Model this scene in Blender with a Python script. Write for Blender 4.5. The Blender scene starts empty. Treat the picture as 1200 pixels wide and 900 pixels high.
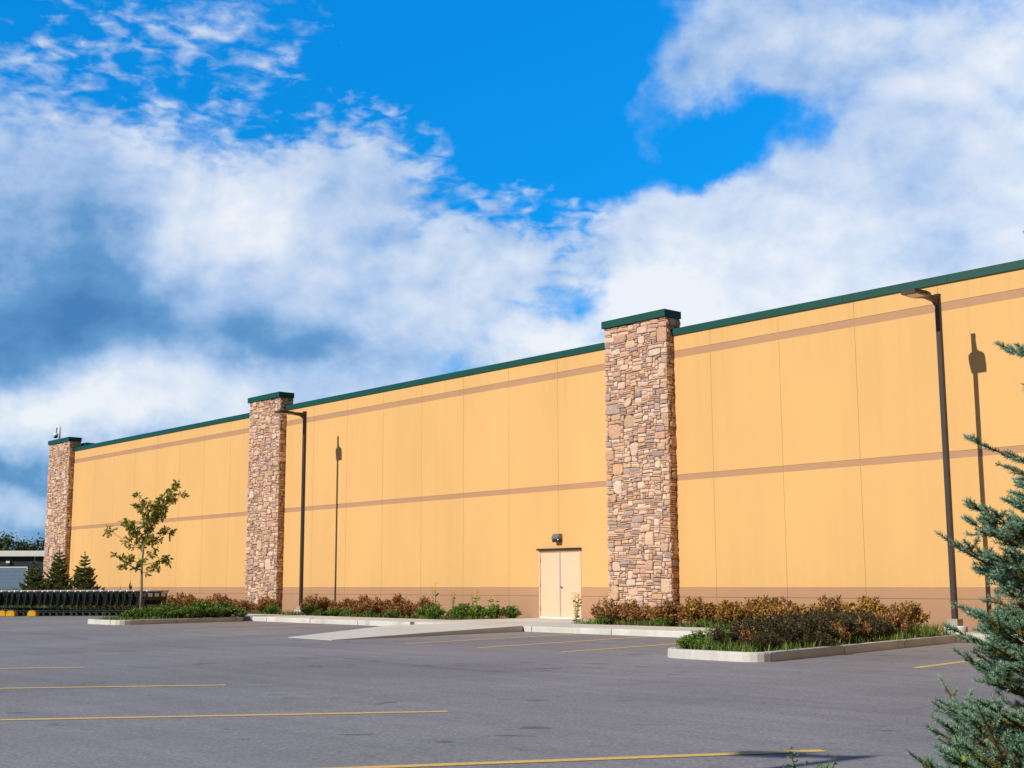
import bpy, bmesh, math, random
import numpy as np
from mathutils import Vector, Matrix, noise as mnoise

S = bpy.context.scene
C = S.collection
rad = math.radians
random.seed(7)
RNG = np.random.default_rng(11)

# ------------------------------------------------------------------ helpers
def link(o, parent=None):
    C.objects.link(o)
    if parent is not None:
        o.parent = parent
    return o

def empty(name, loc=(0, 0, 0), rz=0.0):
    o = bpy.data.objects.new(name, None)
    o.empty_display_size = 0.3
    o.location = loc
    o.rotation_euler = (0, 0, rz)
    return link(o)

def tag(o, label=None, cat=None, group=None, kind=None):
    if label: o['label'] = label
    if cat: o['category'] = cat
    if group: o['group'] = group
    if kind: o['kind'] = kind
    return o

def mesh_np(name, verts, faces_by_k, mats, parent=None, matidx=None, smooth=False):
    """verts Nx3 array, faces_by_k list of (M,k) int arrays."""
    me = bpy.data.meshes.new(name)
    verts = np.asarray(verts, dtype=np.float32)
    me.vertices.add(len(verts)); me.vertices.foreach_set('co', verts.ravel())
    tot = np.concatenate([np.full(len(f), f.shape[1], dtype=np.int32) for f in faces_by_k])
    idx = np.concatenate([np.asarray(f, dtype=np.int32).ravel() for f in faces_by_k])
    start = np.concatenate([[0], np.cumsum(tot)[:-1]]).astype(np.int32)
    me.loops.add(len(idx)); me.loops.foreach_set('vertex_index', idx)
    me.polygons.add(len(tot)); me.polygons.foreach_set('loop_start', start)
    me.polygons.foreach_set('loop_total', tot)
    for m in (mats if isinstance(mats, (list, tuple)) else [mats]):
        me.materials.append(m)
    if matidx is not None:
        me.polygons.foreach_set('material_index', np.asarray(matidx, dtype=np.int32))
    me.polygons.foreach_set('use_smooth', np.full(len(tot), smooth))
    me.update(calc_edges=True); me.validate()
    o = bpy.data.objects.new(name, me)
    return link(o, parent)

class MB:
    """collects boxes, prisms and tubes for ONE mesh"""
    def __init__(s): s.bm = bmesh.new(); s.mi = 0
    def box(s, x0, x1, y0, y1, z0, z1, rot=None, bevel=0):
        vs = [s.bm.verts.new((x, y, z)) for x in (x0, x1) for y in (y0, y1) for z in (z0, z1)]
        q = [(0, 1, 3, 2), (4, 6, 7, 5), (0, 4, 5, 1), (2, 3, 7, 6), (0, 2, 6, 4), (1, 5, 7, 3)]
        fs = [s.bm.faces.new([vs[i] for i in f]) for f in q]
        for f in fs: f.material_index = s.mi
        if rot is not None:
            for v in vs: v.co = rot @ v.co
        if bevel:
            es = list({e for f in fs for e in f.edges})
            bmesh.ops.bevel(s.bm, geom=es, offset=bevel, segments=2, affect='EDGES', profile=0.5)
        return vs
    def prism(s, pts, z0, z1):
        a = [s.bm.verts.new((x, y, z0)) for x, y in pts]
        b = [s.bm.verts.new((x, y, z1)) for x, y in pts]
        n = len(pts)
        s.bm.faces.new(a[::-1]); s.bm.faces.new(b)
        for i in range(n):
            s.bm.faces.new((a[i], a[(i + 1) % n], b[(i + 1) % n], b[i]))
    def face(s, pts):
        return s.bm.faces.new([s.bm.verts.new(p) for p in pts])
    def tube(s, pts, r, n=8, caps=True):
        pts = [Vector(p) for p in pts]
        rs = [float(q) for q in r] if isinstance(r, (list, tuple)) else [float(r)] * len(pts)
        rings = []
        ref = None
        for i, p in enumerate(pts):
            a = pts[max(i - 1, 0)]; b = pts[min(i + 1, len(pts) - 1)]
            t = (b - a)
            if t.length < 1e-9: t = Vector((0, 0, 1))
            t.normalize()
            if ref is None:
                ref = Vector((1, 0, 0)) if abs(t.x) < .9 else Vector((0, 1, 0))
            u = t.cross(ref).normalized(); w = t.cross(u).normalized(); ref = -w if False else ref
            rings.append([s.bm.verts.new(p + rs[i] * (math.cos(2 * math.pi * k / n) * u + math.sin(2 * math.pi * k / n) * w)) for k in range(n)])
        for i in range(len(rings) - 1):
            for k in range(n):
                f = s.bm.faces.new((rings[i][k], rings[i][(k + 1) % n], rings[i + 1][(k + 1) % n], rings[i + 1][k]))
                f.smooth = True; f.material_index = s.mi
        if caps:
            for rr in (rings[0][::-1], rings[-1]):
                f = s.bm.faces.new(rr); f.material_index = s.mi
    def lathe(s, prof, n=20, loc=(0, 0, 0), axis='Z'):
        rings = []
        for r, z in prof:
            ring = []
            for k in range(n):
                a = 2 * math.pi * k / n
                p = Vector((r * math.cos(a), r * math.sin(a), z))
                if axis == 'Y': p = Vector((p.x, p.z, p.y))
                if axis == 'X': p = Vector((p.z, p.x, p.y))
                ring.append(s.bm.verts.new(p + Vector(loc)))
            rings.append(ring)
        for i in range(len(rings) - 1):
            for k in range(n):
                f = s.bm.faces.new((rings[i][k], rings[i][(k + 1) % n], rings[i + 1][(k + 1) % n], rings[i + 1][k]))
                f.smooth = True; f.material_index = s.mi
        for rr in (rings[0][::-1], rings[-1]):
            if (rr[0].co - rr[n // 2].co).length > 1e-5: s.bm.faces.new(rr).material_index = s.mi
    def build(s, name, mats, parent=None):
        bmesh.ops.recalc_face_normals(s.bm, faces=s.bm.faces)
        me = bpy.data.meshes.new(name); s.bm.to_mesh(me); s.bm.free()
        for m in (mats if isinstance(mats, (list, tuple)) else [mats]): me.materials.append(m)
        return link(bpy.data.objects.new(name, me), parent)

def copy_tree(o, loc, rz=None, scale=None, parent=None):
    c = o.copy(); C.objects.link(c)
    if parent is not None: c.parent = parent
    else:
        c.location = loc
        if rz is not None: c.rotation_euler = (0, 0, rz)
        if scale is not None: c.scale = scale if isinstance(scale, tuple) else (scale,) * 3
    for ch in list(o.children): copy_tree(ch, None, parent=c)
    return c

# ------------------------------------------------------------------ materials
class NT:
    def __init__(s, m):
        m.use_nodes = True; s.t = m.node_tree; s.n = s.t.nodes; s.l = s.t.links
        s.p = s.n.get('Principled BSDF')
    def new(s, t, **kw):
        n = s.n.new(t)
        for k, v in kw.items():
            if k.startswith('i_'): n.inputs[k[2:].replace('_', ' ')].default_value = v
            else: setattr(n, k, v)
        return n
    def link(s, a, b): s.l.new(a, b)
    def math(s, op, a, b=None, c=None, clamp=False):
        n = s.n.new('ShaderNodeMath'); n.operation = op; n.use_clamp = clamp
        for i, v in enumerate((a, b, c)):
            if v is None: continue
            if isinstance(v, (int, float)): n.inputs[i].default_value = v
            else: s.l.new(v, n.inputs[i])
        return n.outputs[0]
    def vmath(s, op, a, b=None, out=0):
        n = s.n.new('ShaderNodeVectorMath'); n.operation = op
        for i, v in enumerate((a, b)):
            if v is None: continue
            if isinstance(v, (tuple, Vector)): n.inputs[i].default_value = v
            else: s.l.new(v, n.inputs[i])
        return n.outputs[out]
    def noise(s, vec, scale, detail=4, rough=.55, dist=0.0):
        n = s.n.new('ShaderNodeTexNoise'); n.inputs['Scale'].default_value = scale
        n.inputs['Detail'].default_value = detail; n.inputs['Roughness'].default_value = rough
        n.inputs['Distortion'].default_value = dist
        if vec is not None: s.l.new(vec, n.inputs['Vector'])
        return n.outputs['Fac']
    def ramp(s, fac, stops, interp='LINEAR'):
        n = s.n.new('ShaderNodeValToRGB'); n.color_ramp.interpolation = interp
        e = n.color_ramp.elements
        while len(e) < len(stops): e.new(.5)
        for i, (p, c) in enumerate(stops):
            e[i].position = p
            e[i].color = (c, c, c, 1) if isinstance(c, (int, float)) else (*c, 1)
        s.l.new(fac, n.inputs['Fac']); return n.outputs['Color']
    def mix(s, fac, a, b, mode='MIX'):
        n = s.n.new('ShaderNodeMix'); n.data_type = 'RGBA'; n.blend_type = mode; n.clamp_result = False
        ins = (n.inputs[0], n.inputs[6], n.inputs[7])
        for i, v in zip(ins, (fac, a, b)):
            if isinstance(v, (int, float)): i.default_value = v
            elif isinstance(v, tuple): i.default_value = (*v, 1)
            else: s.l.new(v, i)
        return n.outputs[2]
    def bump(s, h, strength=.3, dist=.01):
        n = s.n.new('ShaderNodeBump'); n.inputs['Strength'].default_value = strength
        n.inputs['Distance'].default_value = dist; s.l.new(h, n.inputs['Height'])
        s.l.new(n.outputs[0], s.p.inputs['Normal'])
    def pos(s): return s.n.new('ShaderNodeNewGeometry').outputs['Position']
    def island(s): return s.n.new('ShaderNodeNewGeometry').outputs['Random Per Island']
    def obj(s): return s.n.new('ShaderNodeTexCoord').outputs['Object']
    def scaled(s, v, sc): return s.vmath('MULTIPLY', v, sc)

def mat(name, col, rough=.6, metal=0.0, var=.12, vscale=6.0, bump=0.0, bscale=60.0, spec=.4):
    m = bpy.data.materials.new(name); t = NT(m)
    n = t.noise(t.obj(), vscale, 5)
    f = t.ramp(n, [(.25, 1 - var), (.75, 1 + var)])
    t.link(t.mix(1.0, tuple(col), f, 'MULTIPLY'), t.p.inputs['Base Color'])
    t.p.inputs['Roughness'].default_value = rough; t.p.inputs['Metallic'].default_value = metal
    t.p.inputs['Specular IOR Level'].default_value = spec
    if bump: t.bump(t.noise(t.obj(), bscale, 6), bump, .01)
    return m

def leaf_mat(name, stops, transl=.22, rough=.5, nscale=None):
    m = bpy.data.materials.new(name); t = NT(m)
    col = t.ramp(t.island(), stops)
    if nscale:
        col = t.mix(1.0, col, t.ramp(t.noise(t.obj(), nscale, 2), [(.3, .75), (.7, 1.2)]), 'MULTIPLY')
    t.link(col, t.p.inputs['Base Color'])
    t.p.inputs['Roughness'].default_value = rough
    t.p.inputs['Specular IOR Level'].default_value = .3
    tr = t.new('ShaderNodeBsdfTranslucent'); t.link(col, tr.inputs['Color'])
    mx = t.new('ShaderNodeMixShader'); mx.inputs[0].default_value = transl
    t.link(t.p.outputs[0], mx.inputs[1]); t.link(tr.outputs[0], mx.inputs[2])
    t.link(mx.outputs[0], t.n['Material Output'].inputs['Surface'])
    return m

def stucco(name, col, stain=.05):
    m = bpy.data.materials.new(name); t = NT(m)
    P = t.pos()
    a = t.ramp(t.noise(t.scaled(P, (.35, .35, .12)), 1.0, 5), [(.3, 1 - stain), (.7, 1 + stain)])
    b = t.ramp(t.noise(t.scaled(P, (3.5, 3.5, .12)), 1.0, 4), [(.3, 1 - stain * .3), (.7, 1 + stain * .3)])
    g = t.ramp(t.noise(P, 55, 3), [(.3, .97), (.7, 1.03)])
    sz = t.new('ShaderNodeSeparateXYZ'); t.link(P, sz.inputs[0])
    run = t.ramp(t.noise(t.scaled(P, (5.5, 5.5, .05)), 1.0, 5, .65), [(.52, 0.0), (.72, 1.0)])
    hi = t.ramp(t.math('DIVIDE', sz.outputs[2], 9.0), [(.70, 0.0), (.95, .17)])
    lo = t.ramp(t.math('ADD', t.math('DIVIDE', sz.outputs[2], 2.0), t.math('MULTIPLY', t.noise(t.scaled(P, (1.3, 1.3, 2)), 1.0, 5), .5)), [(.25, .30), (.75, 0.0)])
    pan = t.ramp(t.island(), [(0, .992), (1, 1.008)])
    c = t.mix(1.0, tuple(col), a, 'MULTIPLY'); c = t.mix(1.0, c, b, 'MULTIPLY')
    c = t.mix(1.0, c, g, 'MULTIPLY'); c = t.mix(1.0, c, pan, 'MULTIPLY')
    c = t.mix(t.math('MULTIPLY', run, hi), c, (.28, .19, .11)); c = t.mix(lo, c, (.22, .16, .11))
    t.link(c, t.p.inputs['Base Color']); t.p.inputs['Roughness'].default_value = .9
    t.p.inputs['Specular IOR Level'].default_value = .15
    t.bump(t.noise(P, 160, 4), .25, .004)
    return m

def stone_mat():
    m = bpy.data.materials.new('ledge_stone'); t = NT(m)
    P = t.obj()
    r = t.island()
    base = t.ramp(r, [(0, (0.570, 0.388, 0.251)), (.12, (0.707, 0.502, 0.342)), (.24, (0.570, 0.353, 0.251)), (.36, (0.684, 0.479, 0.376)),
                      (.48, (0.376, 0.279, 0.245)), (.56, (0.752, 0.570, 0.433)), (.68, (0.627, 0.388, 0.262)), (.8, (0.456, 0.342, 0.308)),
                      (.88, (.68, .53, .42)), (.95, (0.661, 0.410, 0.228)), (1, (0.262, 0.194, 0.171))], 'CONSTANT')
    n1 = t.ramp(t.noise(P, 9, 6, .65), [(.25, .72), (.75, 1.22)])
    n2 = t.ramp(t.noise(P, 45, 4, .6), [(.3, .86), (.7, 1.12)])
    warm = t.mix(t.ramp(t.noise(P, 5, 3), [(.45, 0.0), (.7, .22)]), base, (.55, .36, .24))
    warm = t.mix(1.0, warm, (.985, .965, .985), 'MULTIPLY')
    c = t.mix(1.0, warm, n1, 'MULTIPLY'); c = t.mix(1.0, c, n2, 'MULTIPLY')
    t.link(c, t.p.inputs['Base Color']); t.p.inputs['Roughness'].default_value = .88
    t.p.inputs['Specular IOR Level'].default_value = .2
    h = t.math('ADD', t.noise(P, 22, 6, .6), t.math('MULTIPLY', t.noise(P, 90, 4), .4))
    t.bump(h, .8, .025)
    return m

def asphalt_mat():
    m = bpy.data.materials.new('asphalt'); t = NT(m)
    P = t.pos()
    big = t.ramp(t.noise(t.scaled(P, (.16, .10, .1)), 1.0, 6, .6, .4), [(.3, .80), (.7, 1.15)])
    streak = t.ramp(t.noise(t.scaled(P, (.28, 2.4, 1)), 1.0, 5, .6), [(.3, .90), (.7, 1.09)])
    streak2 = t.ramp(t.noise(t.scaled(P, (1.1, .22, 1)), 1.0, 5, .6, .6), [(.3, .93), (.7, 1.06)])
    agg = t.ramp(t.noise(P, 26, 5, .85), [(.28, .50), (.5, 1.0), (.72, 1.62)])
    agg2 = t.ramp(t.noise(P, 8, 5, .75), [(.3, .88), (.7, 1.12)])
    c = t.mix(1.0, (.252, .238, .246), big, 'MULTIPLY')
    for k in (streak, streak2, agg, agg2): c = t.mix(1.0, c, k, 'MULTIPLY')
    # oil drips and damp patches with a shape of their own
    rot = t.new('ShaderNodeMapping'); rot.inputs['Rotation'].default_value = (0, 0, rad(-41)); t.link(P, rot.inputs[0])
    drip = t.noise(t.scaled(rot.outputs[0], (1.6, 2.6, 1)), 1.0, 3, .5)
    zone = t.noise(t.scaled(rot.outputs[0], (.10, .33, 1)), 1.0, 2)
    f = t.math('MULTIPLY', t.ramp(drip, [(.635, 0.0), (.67, 1.0)]), t.ramp(zone, [(.48, 0.0), (.57, .55)]))
    c = t.mix(f, c, (.045, .043, .048))
    # tyre tracks sweeping along the aisle
    sx = t.new('ShaderNodeSeparateXYZ'); t.link(P, sx.inputs[0])
    wob = t.math('MULTIPLY', t.math('SUBTRACT', t.noise(t.scaled(P, (.06, .05, 1)), 1.0, 2), .5), 5.0)
    y = t.math('ADD', sx.outputs[1], wob)
    for yc, w, k in ((13.1, .16, .30), (14.9, .14, .22), (11.3, .3, .14), (9.6, .22, .12)):
        d = t.math('ABSOLUTE', t.math('SUBTRACT', y, yc))
        brk = t.ramp(t.noise(t.scaled(P, (.14, .5, 1)), 1.0, 3), [(.42, 0.0), (.62, 1.0)])
        fr = t.math('MULTIPLY', t.math('MULTIPLY', t.math('SUBTRACT', 1.0, t.math('DIVIDE', d, w), clamp=True), k), brk)
        c = t.mix(fr, c, (.06, .056, .064))
    t.link(c, t.p.inputs['Base Color'])
    t.p.inputs['Roughness'].default_value = .82
    t.p.inputs['Specular IOR Level'].default_value = .3
    t.bump(t.noise(P, 75, 3, .7), .5, .008)
    return m

def concrete_mat(name, col, dirt=.2):
    m = bpy.data.materials.new(name); t = NT(m)
    P = t.pos()
    a = t.ramp(t.noise(P, .9, 6, .6), [(.3, 1 - dirt), (.7, 1.05)])
    b = t.ramp(t.noise(P, 38, 4, .6), [(.3, .92), (.7, 1.06)])
    st = t.ramp(t.noise(t.scaled(P, (2.4, 2.4, .6)), 1.0, 5, .65), [(.52, 0.0), (.72, .55)])
    c = t.mix(1.0, tuple(col), a, 'MULTIPLY'); c = t.mix(1.0, c, b, 'MULTIPLY')
    c = t.mix(t.math('MULTIPLY', st, dirt * 2.2), c, (.16, .14, .125))
    c = t.mix(1.0, c, t.ramp(t.island(), [(0, .93), (1, 1.04)]), 'MULTIPLY')
    t.link(c, t.p.inputs['Base Color']); t.p.inputs['Roughness'].default_value = .85
    t.p.inputs['Specular IOR Level'].default_value = .2
    t.bump(t.noise(P, 70, 4), .35, .006)
    return m

def paint_line_mat():
    m = bpy.data.materials.new('line_paint'); t = NT(m)
    P = t.pos()
    wear = t.ramp(t.noise(P, 28, 5, .7), [(.50, 0.0), (.68, .85)])
    big = t.ramp(t.noise(P, 1.3, 3), [(.35, .25), (.65, 1.0)])
    c = t.mix(t.math('MULTIPLY', wear, big), (.86, .55, .12), (.17, .15, .14))
    t.link(c, t.p.inputs['Base Color']); t.p.inputs['Roughness'].default_value = .7
    return m

M = {}
M['wall'] = stucco('ochre_stucco', (.675, .405, .164))
M['band'] = stucco('brown_stucco', (.44, .255, .152), .04)
M['joint'] = mat('joint_backing', (.60, .35, .14), .9)
M['green'] = mat('green_metal', (.004, .064, .047), .45, 0, .08, 2, spec=.4)
M['roofing'] = mat('roof_membrane', (.35, .35, .34), .9)
M['stone'] = stone_mat()
M['mortar'] = mat('mortar', (.16, .115, .09), .95, bump=.5)
M['door'] = mat('cream_door_paint', (.74, .505, .34), .45, 0, .05, 2)
M['doorframe'] = mat('cream_frame_paint', (.70, .485, .325), .5, 0, .05, 2)
M['astragal'] = mat('grey_metal', (.50, .50, .52), .4, .5)
M['darkbrown'] = mat('dark_brown_metal', (.035, .02, .014), .5)
M['white'] = mat('white_paint', (.80, .80, .79), .5, 0, .08, 3)
M['hinge'] = mat('hinge_metal', (.28, .21, .14), .45, .6)
M['pole'] = mat('bronze_pole', (.062, .046, .046), .42, .25, .12, 3, spec=.45)
M['lens'] = mat('lamp_lens', (.62, .56, .42), .25)
M['packtop'] = mat('bronze_fixture', (.19, .20, .22), .4, .4)
M['packlens'] = mat('prism_lens', (.03, .03, .035), .12)
M['concrete'] = concrete_mat('sidewalk_concrete', (.66, .625, .575), .14)
M['kerb'] = concrete_mat('kerb_concrete', (.62, .60, .56), .24)
M['pad'] = concrete_mat('pad_concrete', (.70, .69, .66), .1)
M['tan'] = mat('tan_metal_cover', (.34, .29, .23), .6)
M['asphalt'] = asphalt_mat()
M['line'] = paint_line_mat()
M['soil'] = mat('soil', (.075, .052, .038), .95, 0, .4, 9, .8, 40)
M['ground'] = mat('rough_grass_ground', (.085, .085, .035), .95, 0, .35, .12)
M['bark'] = mat('grey_bark', (.21, .18, .15), .85, 0, .3, 14, .6, 60)
M['sprucebark'] = mat('spruce_bark', (.10, .062, .04), .9, 0, .3, 14, .6, 60)
M['twig'] = mat('twig', (.095, .055, .036), .85, 0, .25, 14)
M['cartmetal'] = mat('cart_dark_metal', (.008, .013, .012), .4, .2, spec=.5)
M['carttube'] = mat('cart_tube_metal', (.05, .085, .078), .35, .3, spec=.6)
M['carthandle'] = mat('cart_handle_grip', (.80, .80, .82), .35)
M['tyre'] = mat('black_rubber', (.018, .018, .018), .7)
M['label'] = mat('white_label_card', (.68, .69, .72), .5)
M['yellow'] = mat('yellow_plastic', (.70, .40, .012), .45)
M['navy'] = mat('navy_cladding', (.018, .030, .050), .6)
M['garage'] = mat('pale_blue_door', (.17, .25, .39), .5)
M['carpaint'] = mat('black_car_paint', (.012, .013, .016), .2, spec=.6)
M['glass'] = mat('car_glass', (.02, .025, .03), .06, spec=.6)
M['steel'] = mat('alloy', (.4, .4, .42), .3, .8)

RUSSET = [(0, (0.104, 0.046, 0.024)), (.25, (0.278, 0.108, 0.052)), (.5, (0.470, 0.200, 0.086)), (.70, (0.348, 0.227, 0.070)), (.86, (0.592, 0.348, 0.078)), (1, (0.174, 0.200, 0.038))]
GOLD = [(0, (0.095, 0.043, 0.022)), (.25, (0.216, 0.095, 0.041)), (.45, (0.405, 0.189, 0.054)), (.65, (0.594, 0.338, 0.054)), (.82, (0.203, 0.189, 0.034)), (1, (0.783, 0.486, 0.068))]
GREEN = [(0, (0.038, 0.086, 0.017)), (.4, (0.095, 0.199, 0.028)), (.75, (0.172, 0.310, 0.041)), (1, (0.328, 0.397, 0.061))]
M['russet'] = leaf_mat('russet_leaves', RUSSET)
M['gold'] = leaf_mat('gold_leaves', GOLD)
M['greenleaf'] = leaf_mat('green_leaves', GREEN)
M['darkleaf'] = leaf_mat('dark_leaves', [(0, (.026, .021, .012)), (.45, (.062, .048, .022)), (.8, (.115, .082, .032)), (.93, (.13, .13, .04)), (1, (.20, .14, .045))], .15)
M['grass'] = leaf_mat('grass_blades', [(0, (0.053, 0.098, 0.015)), (.5, (0.105, 0.180, 0.024)), (.85, (0.210, 0.270, 0.045)), (1, (0.390, 0.330, 0.090))])
M['oakleaf'] = leaf_mat('oak_leaves', [(0, (0.094, 0.136, 0.023)), (.45, (0.199, 0.246, 0.032)), (.8, (0.352, 0.328, 0.047)), (1, (0.562, 0.398, 0.070))], .4)
M['needleblue'] = leaf_mat('blue_needles', [(0, (.09, .19, .115)), (.5, (.18, .33, .22)), (1, (.34, .50, .33))], .12, .5)
M['needleold'] = leaf_mat('old_needles', [(0, (.055, .075, .018)), (.5, (.145, .16, .035)), (.85, (.27, .26, .055)), (1, (.36, .29, .09))], .15, .5)
M['needledark'] = leaf_mat('dark_needles', [(0, (0.034, 0.067, 0.020)), (.5, (0.109, 0.168, 0.043)), (.9, (0.235, 0.277, 0.076)), (1, (0.336, 0.302, 0.101))], .15)
M['fartree'] = leaf_mat('far_leaves', [(0, (0.050, 0.080, 0.032)), (.5, (0.100, 0.130, 0.040)), (1, (0.180, 0.180, 0.060))], .2)
M['farred'] = leaf_mat('far_red_leaves', [(0, (0.144, 0.072, 0.040)), (.5, (0.234, 0.126, 0.063)), (1, (0.306, 0.216, 0.090))], .2)
M['petal'] = mat('yellow_petals', (.72, .46, .02), .6)

# ------------------------------------------------------------------ ground, lot, kerbs
YW = 28.54                                   # face of the long wall
o = MB(); o.face([(-3000, -3000, -.02), (3000, -3000, -.02), (3000, 3000, -.02), (-3000, 3000, -.02)])
tag(o.build('ground', M['ground']), kind='structure')
o = MB(); o.face([(-150, -60, 0), (45, -60, 0), (45, 25.2, 0), (-150, 25.2, 0)])
tag(o.build('parking_lot', M['asphalt']), kind='structure')

def line_strip(a, b, w=.125):
    a = Vector((*a, 0)); b = Vector((*b, 0)); d = (b - a).normalized(); n = Vector((-d.y, d.x, 0)) * w / 2
    m = MB(); m.face([(*(p).xy, .004) for p in (a - n, b - n, b + n, a + n)])
    return tag(m.build('parking_line', M['line']), kind='structure')
NEAR = [(-24.3, 8.3), (-19.75, 8.44), (-15.04, 8.29), (-10.43, 8.23), (-6.09, 8.44)]
for (x, y), (dx, dy) in zip(NEAR, ((.50, .866), (.50, .866), (.534, .845), (.53, .848), (.458, .889))):
    line_strip((x, y), (x - dx * 6.2, y - dy * 6.2))
for x0, y0, x1, y1 in ((-22.55, 16.63, -23.7, 22.9), (-20.1, 16.6, -21.35, 22.9), (-17.76, 16.66, -18.9, 22.9), (-10.85, 17.38, -11.75, 22.9),
                       (-8.0, 17.3, -8.9, 22.9), (-33.1, 16.9, -34.1, 22.9), (-35.7, 16.9, -36.8, 22.9), (-38.2, 17.0, -39.1, 22.9)):
    line_strip((x0, y0), (x1, y1))

def rounded(pts, r, n=6, closed=True):
    out = []
    N = len(pts)
    for i in range(N):
        p = Vector(pts[i]).to_2d() if len(pts[i]) > 2 else Vector(pts[i])
        if not closed and i in (0, N - 1): out.append(tuple(p)); continue
        a = Vector(pts[i - 1]); b = Vector(pts[(i + 1) % N])
        u = (a - p).normalized(); v = (b - p).normalized()
        rr = min(r, (a - p).length * .45, (b - p).length * .45)
        for k in range(n + 1):
            t = k / n
            q = (1 - t) ** 2 * (p + u * rr) + 2 * t * (1 - t) * p + t ** 2 * (p + v * rr)
            out.append(tuple(q))
    return out

def kerb(name, path, closed, width=.15, h=.15, seg=2.6, side=1):
    """sweeps a rounded kerb along path with open joints; width lies on the left of the path for side=1"""
    P = [Vector((x, y, 0)) for x, y in path]
    if closed: P.append(P[0].copy())
    # resample
    L = [0]
    for a, b in zip(P, P[1:]): L.append(L[-1] + (b - a).length)
    tot = L[-1]
    def at(s):
        s = min(max(s, 0), tot)
        for i in range(len(P) - 1):
            if s <= L[i + 1] or i == len(P) - 2:
                t = (s - L[i]) / max(L[i + 1] - L[i], 1e-9)
                return P[i].lerp(P[i + 1], t), i
    prof = [(0, -.05), (0.004, h - .03), (.012, h - .008), (.03, h), (width - .01, h), (width, h - .006), (width, -.05)]
    m = MB(); ns = max(1, round(tot / seg)); gap = .024
    rr = random.Random(len(name) + int(tot * 10))
    for k in range(ns):
        s0 = tot * k / ns + gap / 2; s1 = tot * (k + 1) / ns - gap / 2
        ss = [s0] + [l for l in L if s0 + .02 < l < s1 - .02] + [s1]
        dz = rr.uniform(-.006, .006)
        rings = []
        for s in ss:
            p, i = at(s)
            q0, _ = at(s - .05); q1, _ = at(s + .05)
            t = (q1 - q0).normalized(); nrm = Vector((-t.y, t.x, 0)) * side
            rings.append([m.bm.verts.new((p.x + nrm.x * u, p.y + nrm.y * u, z + dz)) for u, z in prof])
        for a, b in zip(rings, rings[1:]):
            for j in range(len(prof) - 1): m.bm.faces.new((a[j], a[j + 1], b[j + 1], b[j]))
        m.bm.faces.new(rings[0]); m.bm.faces.new(rings[-1][::-1])
    return tag(m.build(name, M['kerb']), kind='structure')

def soil(path, z=.10, name='planting_bed'):
    m = MB(); m.face([(x, y, z) for x, y in path])
    o = m.build(name, M['soil'])
    if o.data.polygons[0].normal.z < 0: o.data.flip_normals()
    return tag(o, kind='structure')

def inset(path, d):
    c = Vector((sum(p[0] for p in path) / len(path), sum(p[1] for p in path) / len(path)))
    out = []
    for p in path:
        v = Vector(p) - c; out.append(tuple(c + v * (1 - d / v.length)))
    return out

# counter-clockwise islands
ISL_R = rounded([(-15.42, 16.75), (-13.2, 16.72), (-14.95, 26.3), (-17.1, 25.0), (-16.75, 23.2)], .55)
ISL_L = rounded([(-41.75, 17.65), (-39.2, 17.75), (-40.3, 23.05), (-42.9, 23.05)], .7)
for isl in (ISL_R, ISL_L):
    kerb('island_kerb', isl, True)
    soil(inset(isl, .1))
# sidewalk
SY0, SY1 = 23.05, 25.25
kerb('sidewalk_kerb', [(-44.6, SY0), (-31.0, SY0)], False, seg=3, side=1)
kerb('sidewalk_kerb', [(-28.6, SY0), (-16.9, SY0)], False, seg=3)
kerb('sidewalk_kerb', [(-14.9, SY0 + 2.9), (8, SY0 + 2.9)], False, seg=3)
m = MB()
x = -44.6
while x < 8:
    y0 = SY0 + .162 if x < -17 else SY0 + 3.062
    y1 = SY1 if x < -17 else 26.9
    m.box(x + .005, x + 1.515, y0, y1, -.1, .148, bevel=.006); x += 1.52
for x0, x1 in ((-31.75, -30.3), (-30.29, -28.95), (-28.94, -27.5), (-27.49, -26.62)):
    m.box(x0, x1, SY1 + .01, YW - .005, -.1, .146, bevel=.006)
tag(m.build('sidewalk', M['concrete']), kind='structure')
# kerb ramp running out into the lot
m = MB()
v = {k: m.bm.verts.new(p) for k, p in dict(TL=(-27.24, 16.64, .008), TR=(-25.15, 16.5, .008), MR=(-25.3, 18.4, .06), BR=(-26.0, 23.02, .150), BM=(-29.3, 23.02, .150), BL=(-32.2, 23.02, .012),
     TR0=(-25.15, 16.5, -.05), MR0=(-25.3, 18.4, -.05), BR0=(-26.0, 23.02, -.05), TL0=(-27.24, 16.64, -.05), BL0=(-32.2, 23.02, -.05)).items()}
for f in (('TL', 'TR', 'MR'), ('TL', 'MR', 'BR', 'BM'), ('TL', 'BM', 'BL'), ('TR', 'TR0', 'MR0', 'MR'), ('MR', 'MR0', 'BR0', 'BR'), ('TL', 'TL0', 'TR0', 'TR'), ('BL', 'BL0', 'TL0', 'TL')):
    m.bm.faces.new([v[k] for k in f])
tag(m.build('kerb_ramp', M['concrete']), kind='structure')
# wall beds
for x0, x1 in ((-75, -31.76), (-26.61, -17.0)):
    soil([(x0, SY1), (x1, SY1), (x1, YW), (x0, YW)], .11)
soil([(-17, 24.8), (-14.95, 26.9), (8, 26.9), (8, YW), (-17, YW)], .08)
NEARBED = [(-4.9, 3.2), (-3.2, 6.4), (4.0, 10.0), (6.0, 2.0), (0.2, -4.0), (-3.4, .6)]
kerb('island_kerb', rounded(NEARBED[::-1], .8), True, side=-1)
soil(inset(rounded(NEARBED[::-1], .8), .1))

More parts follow.
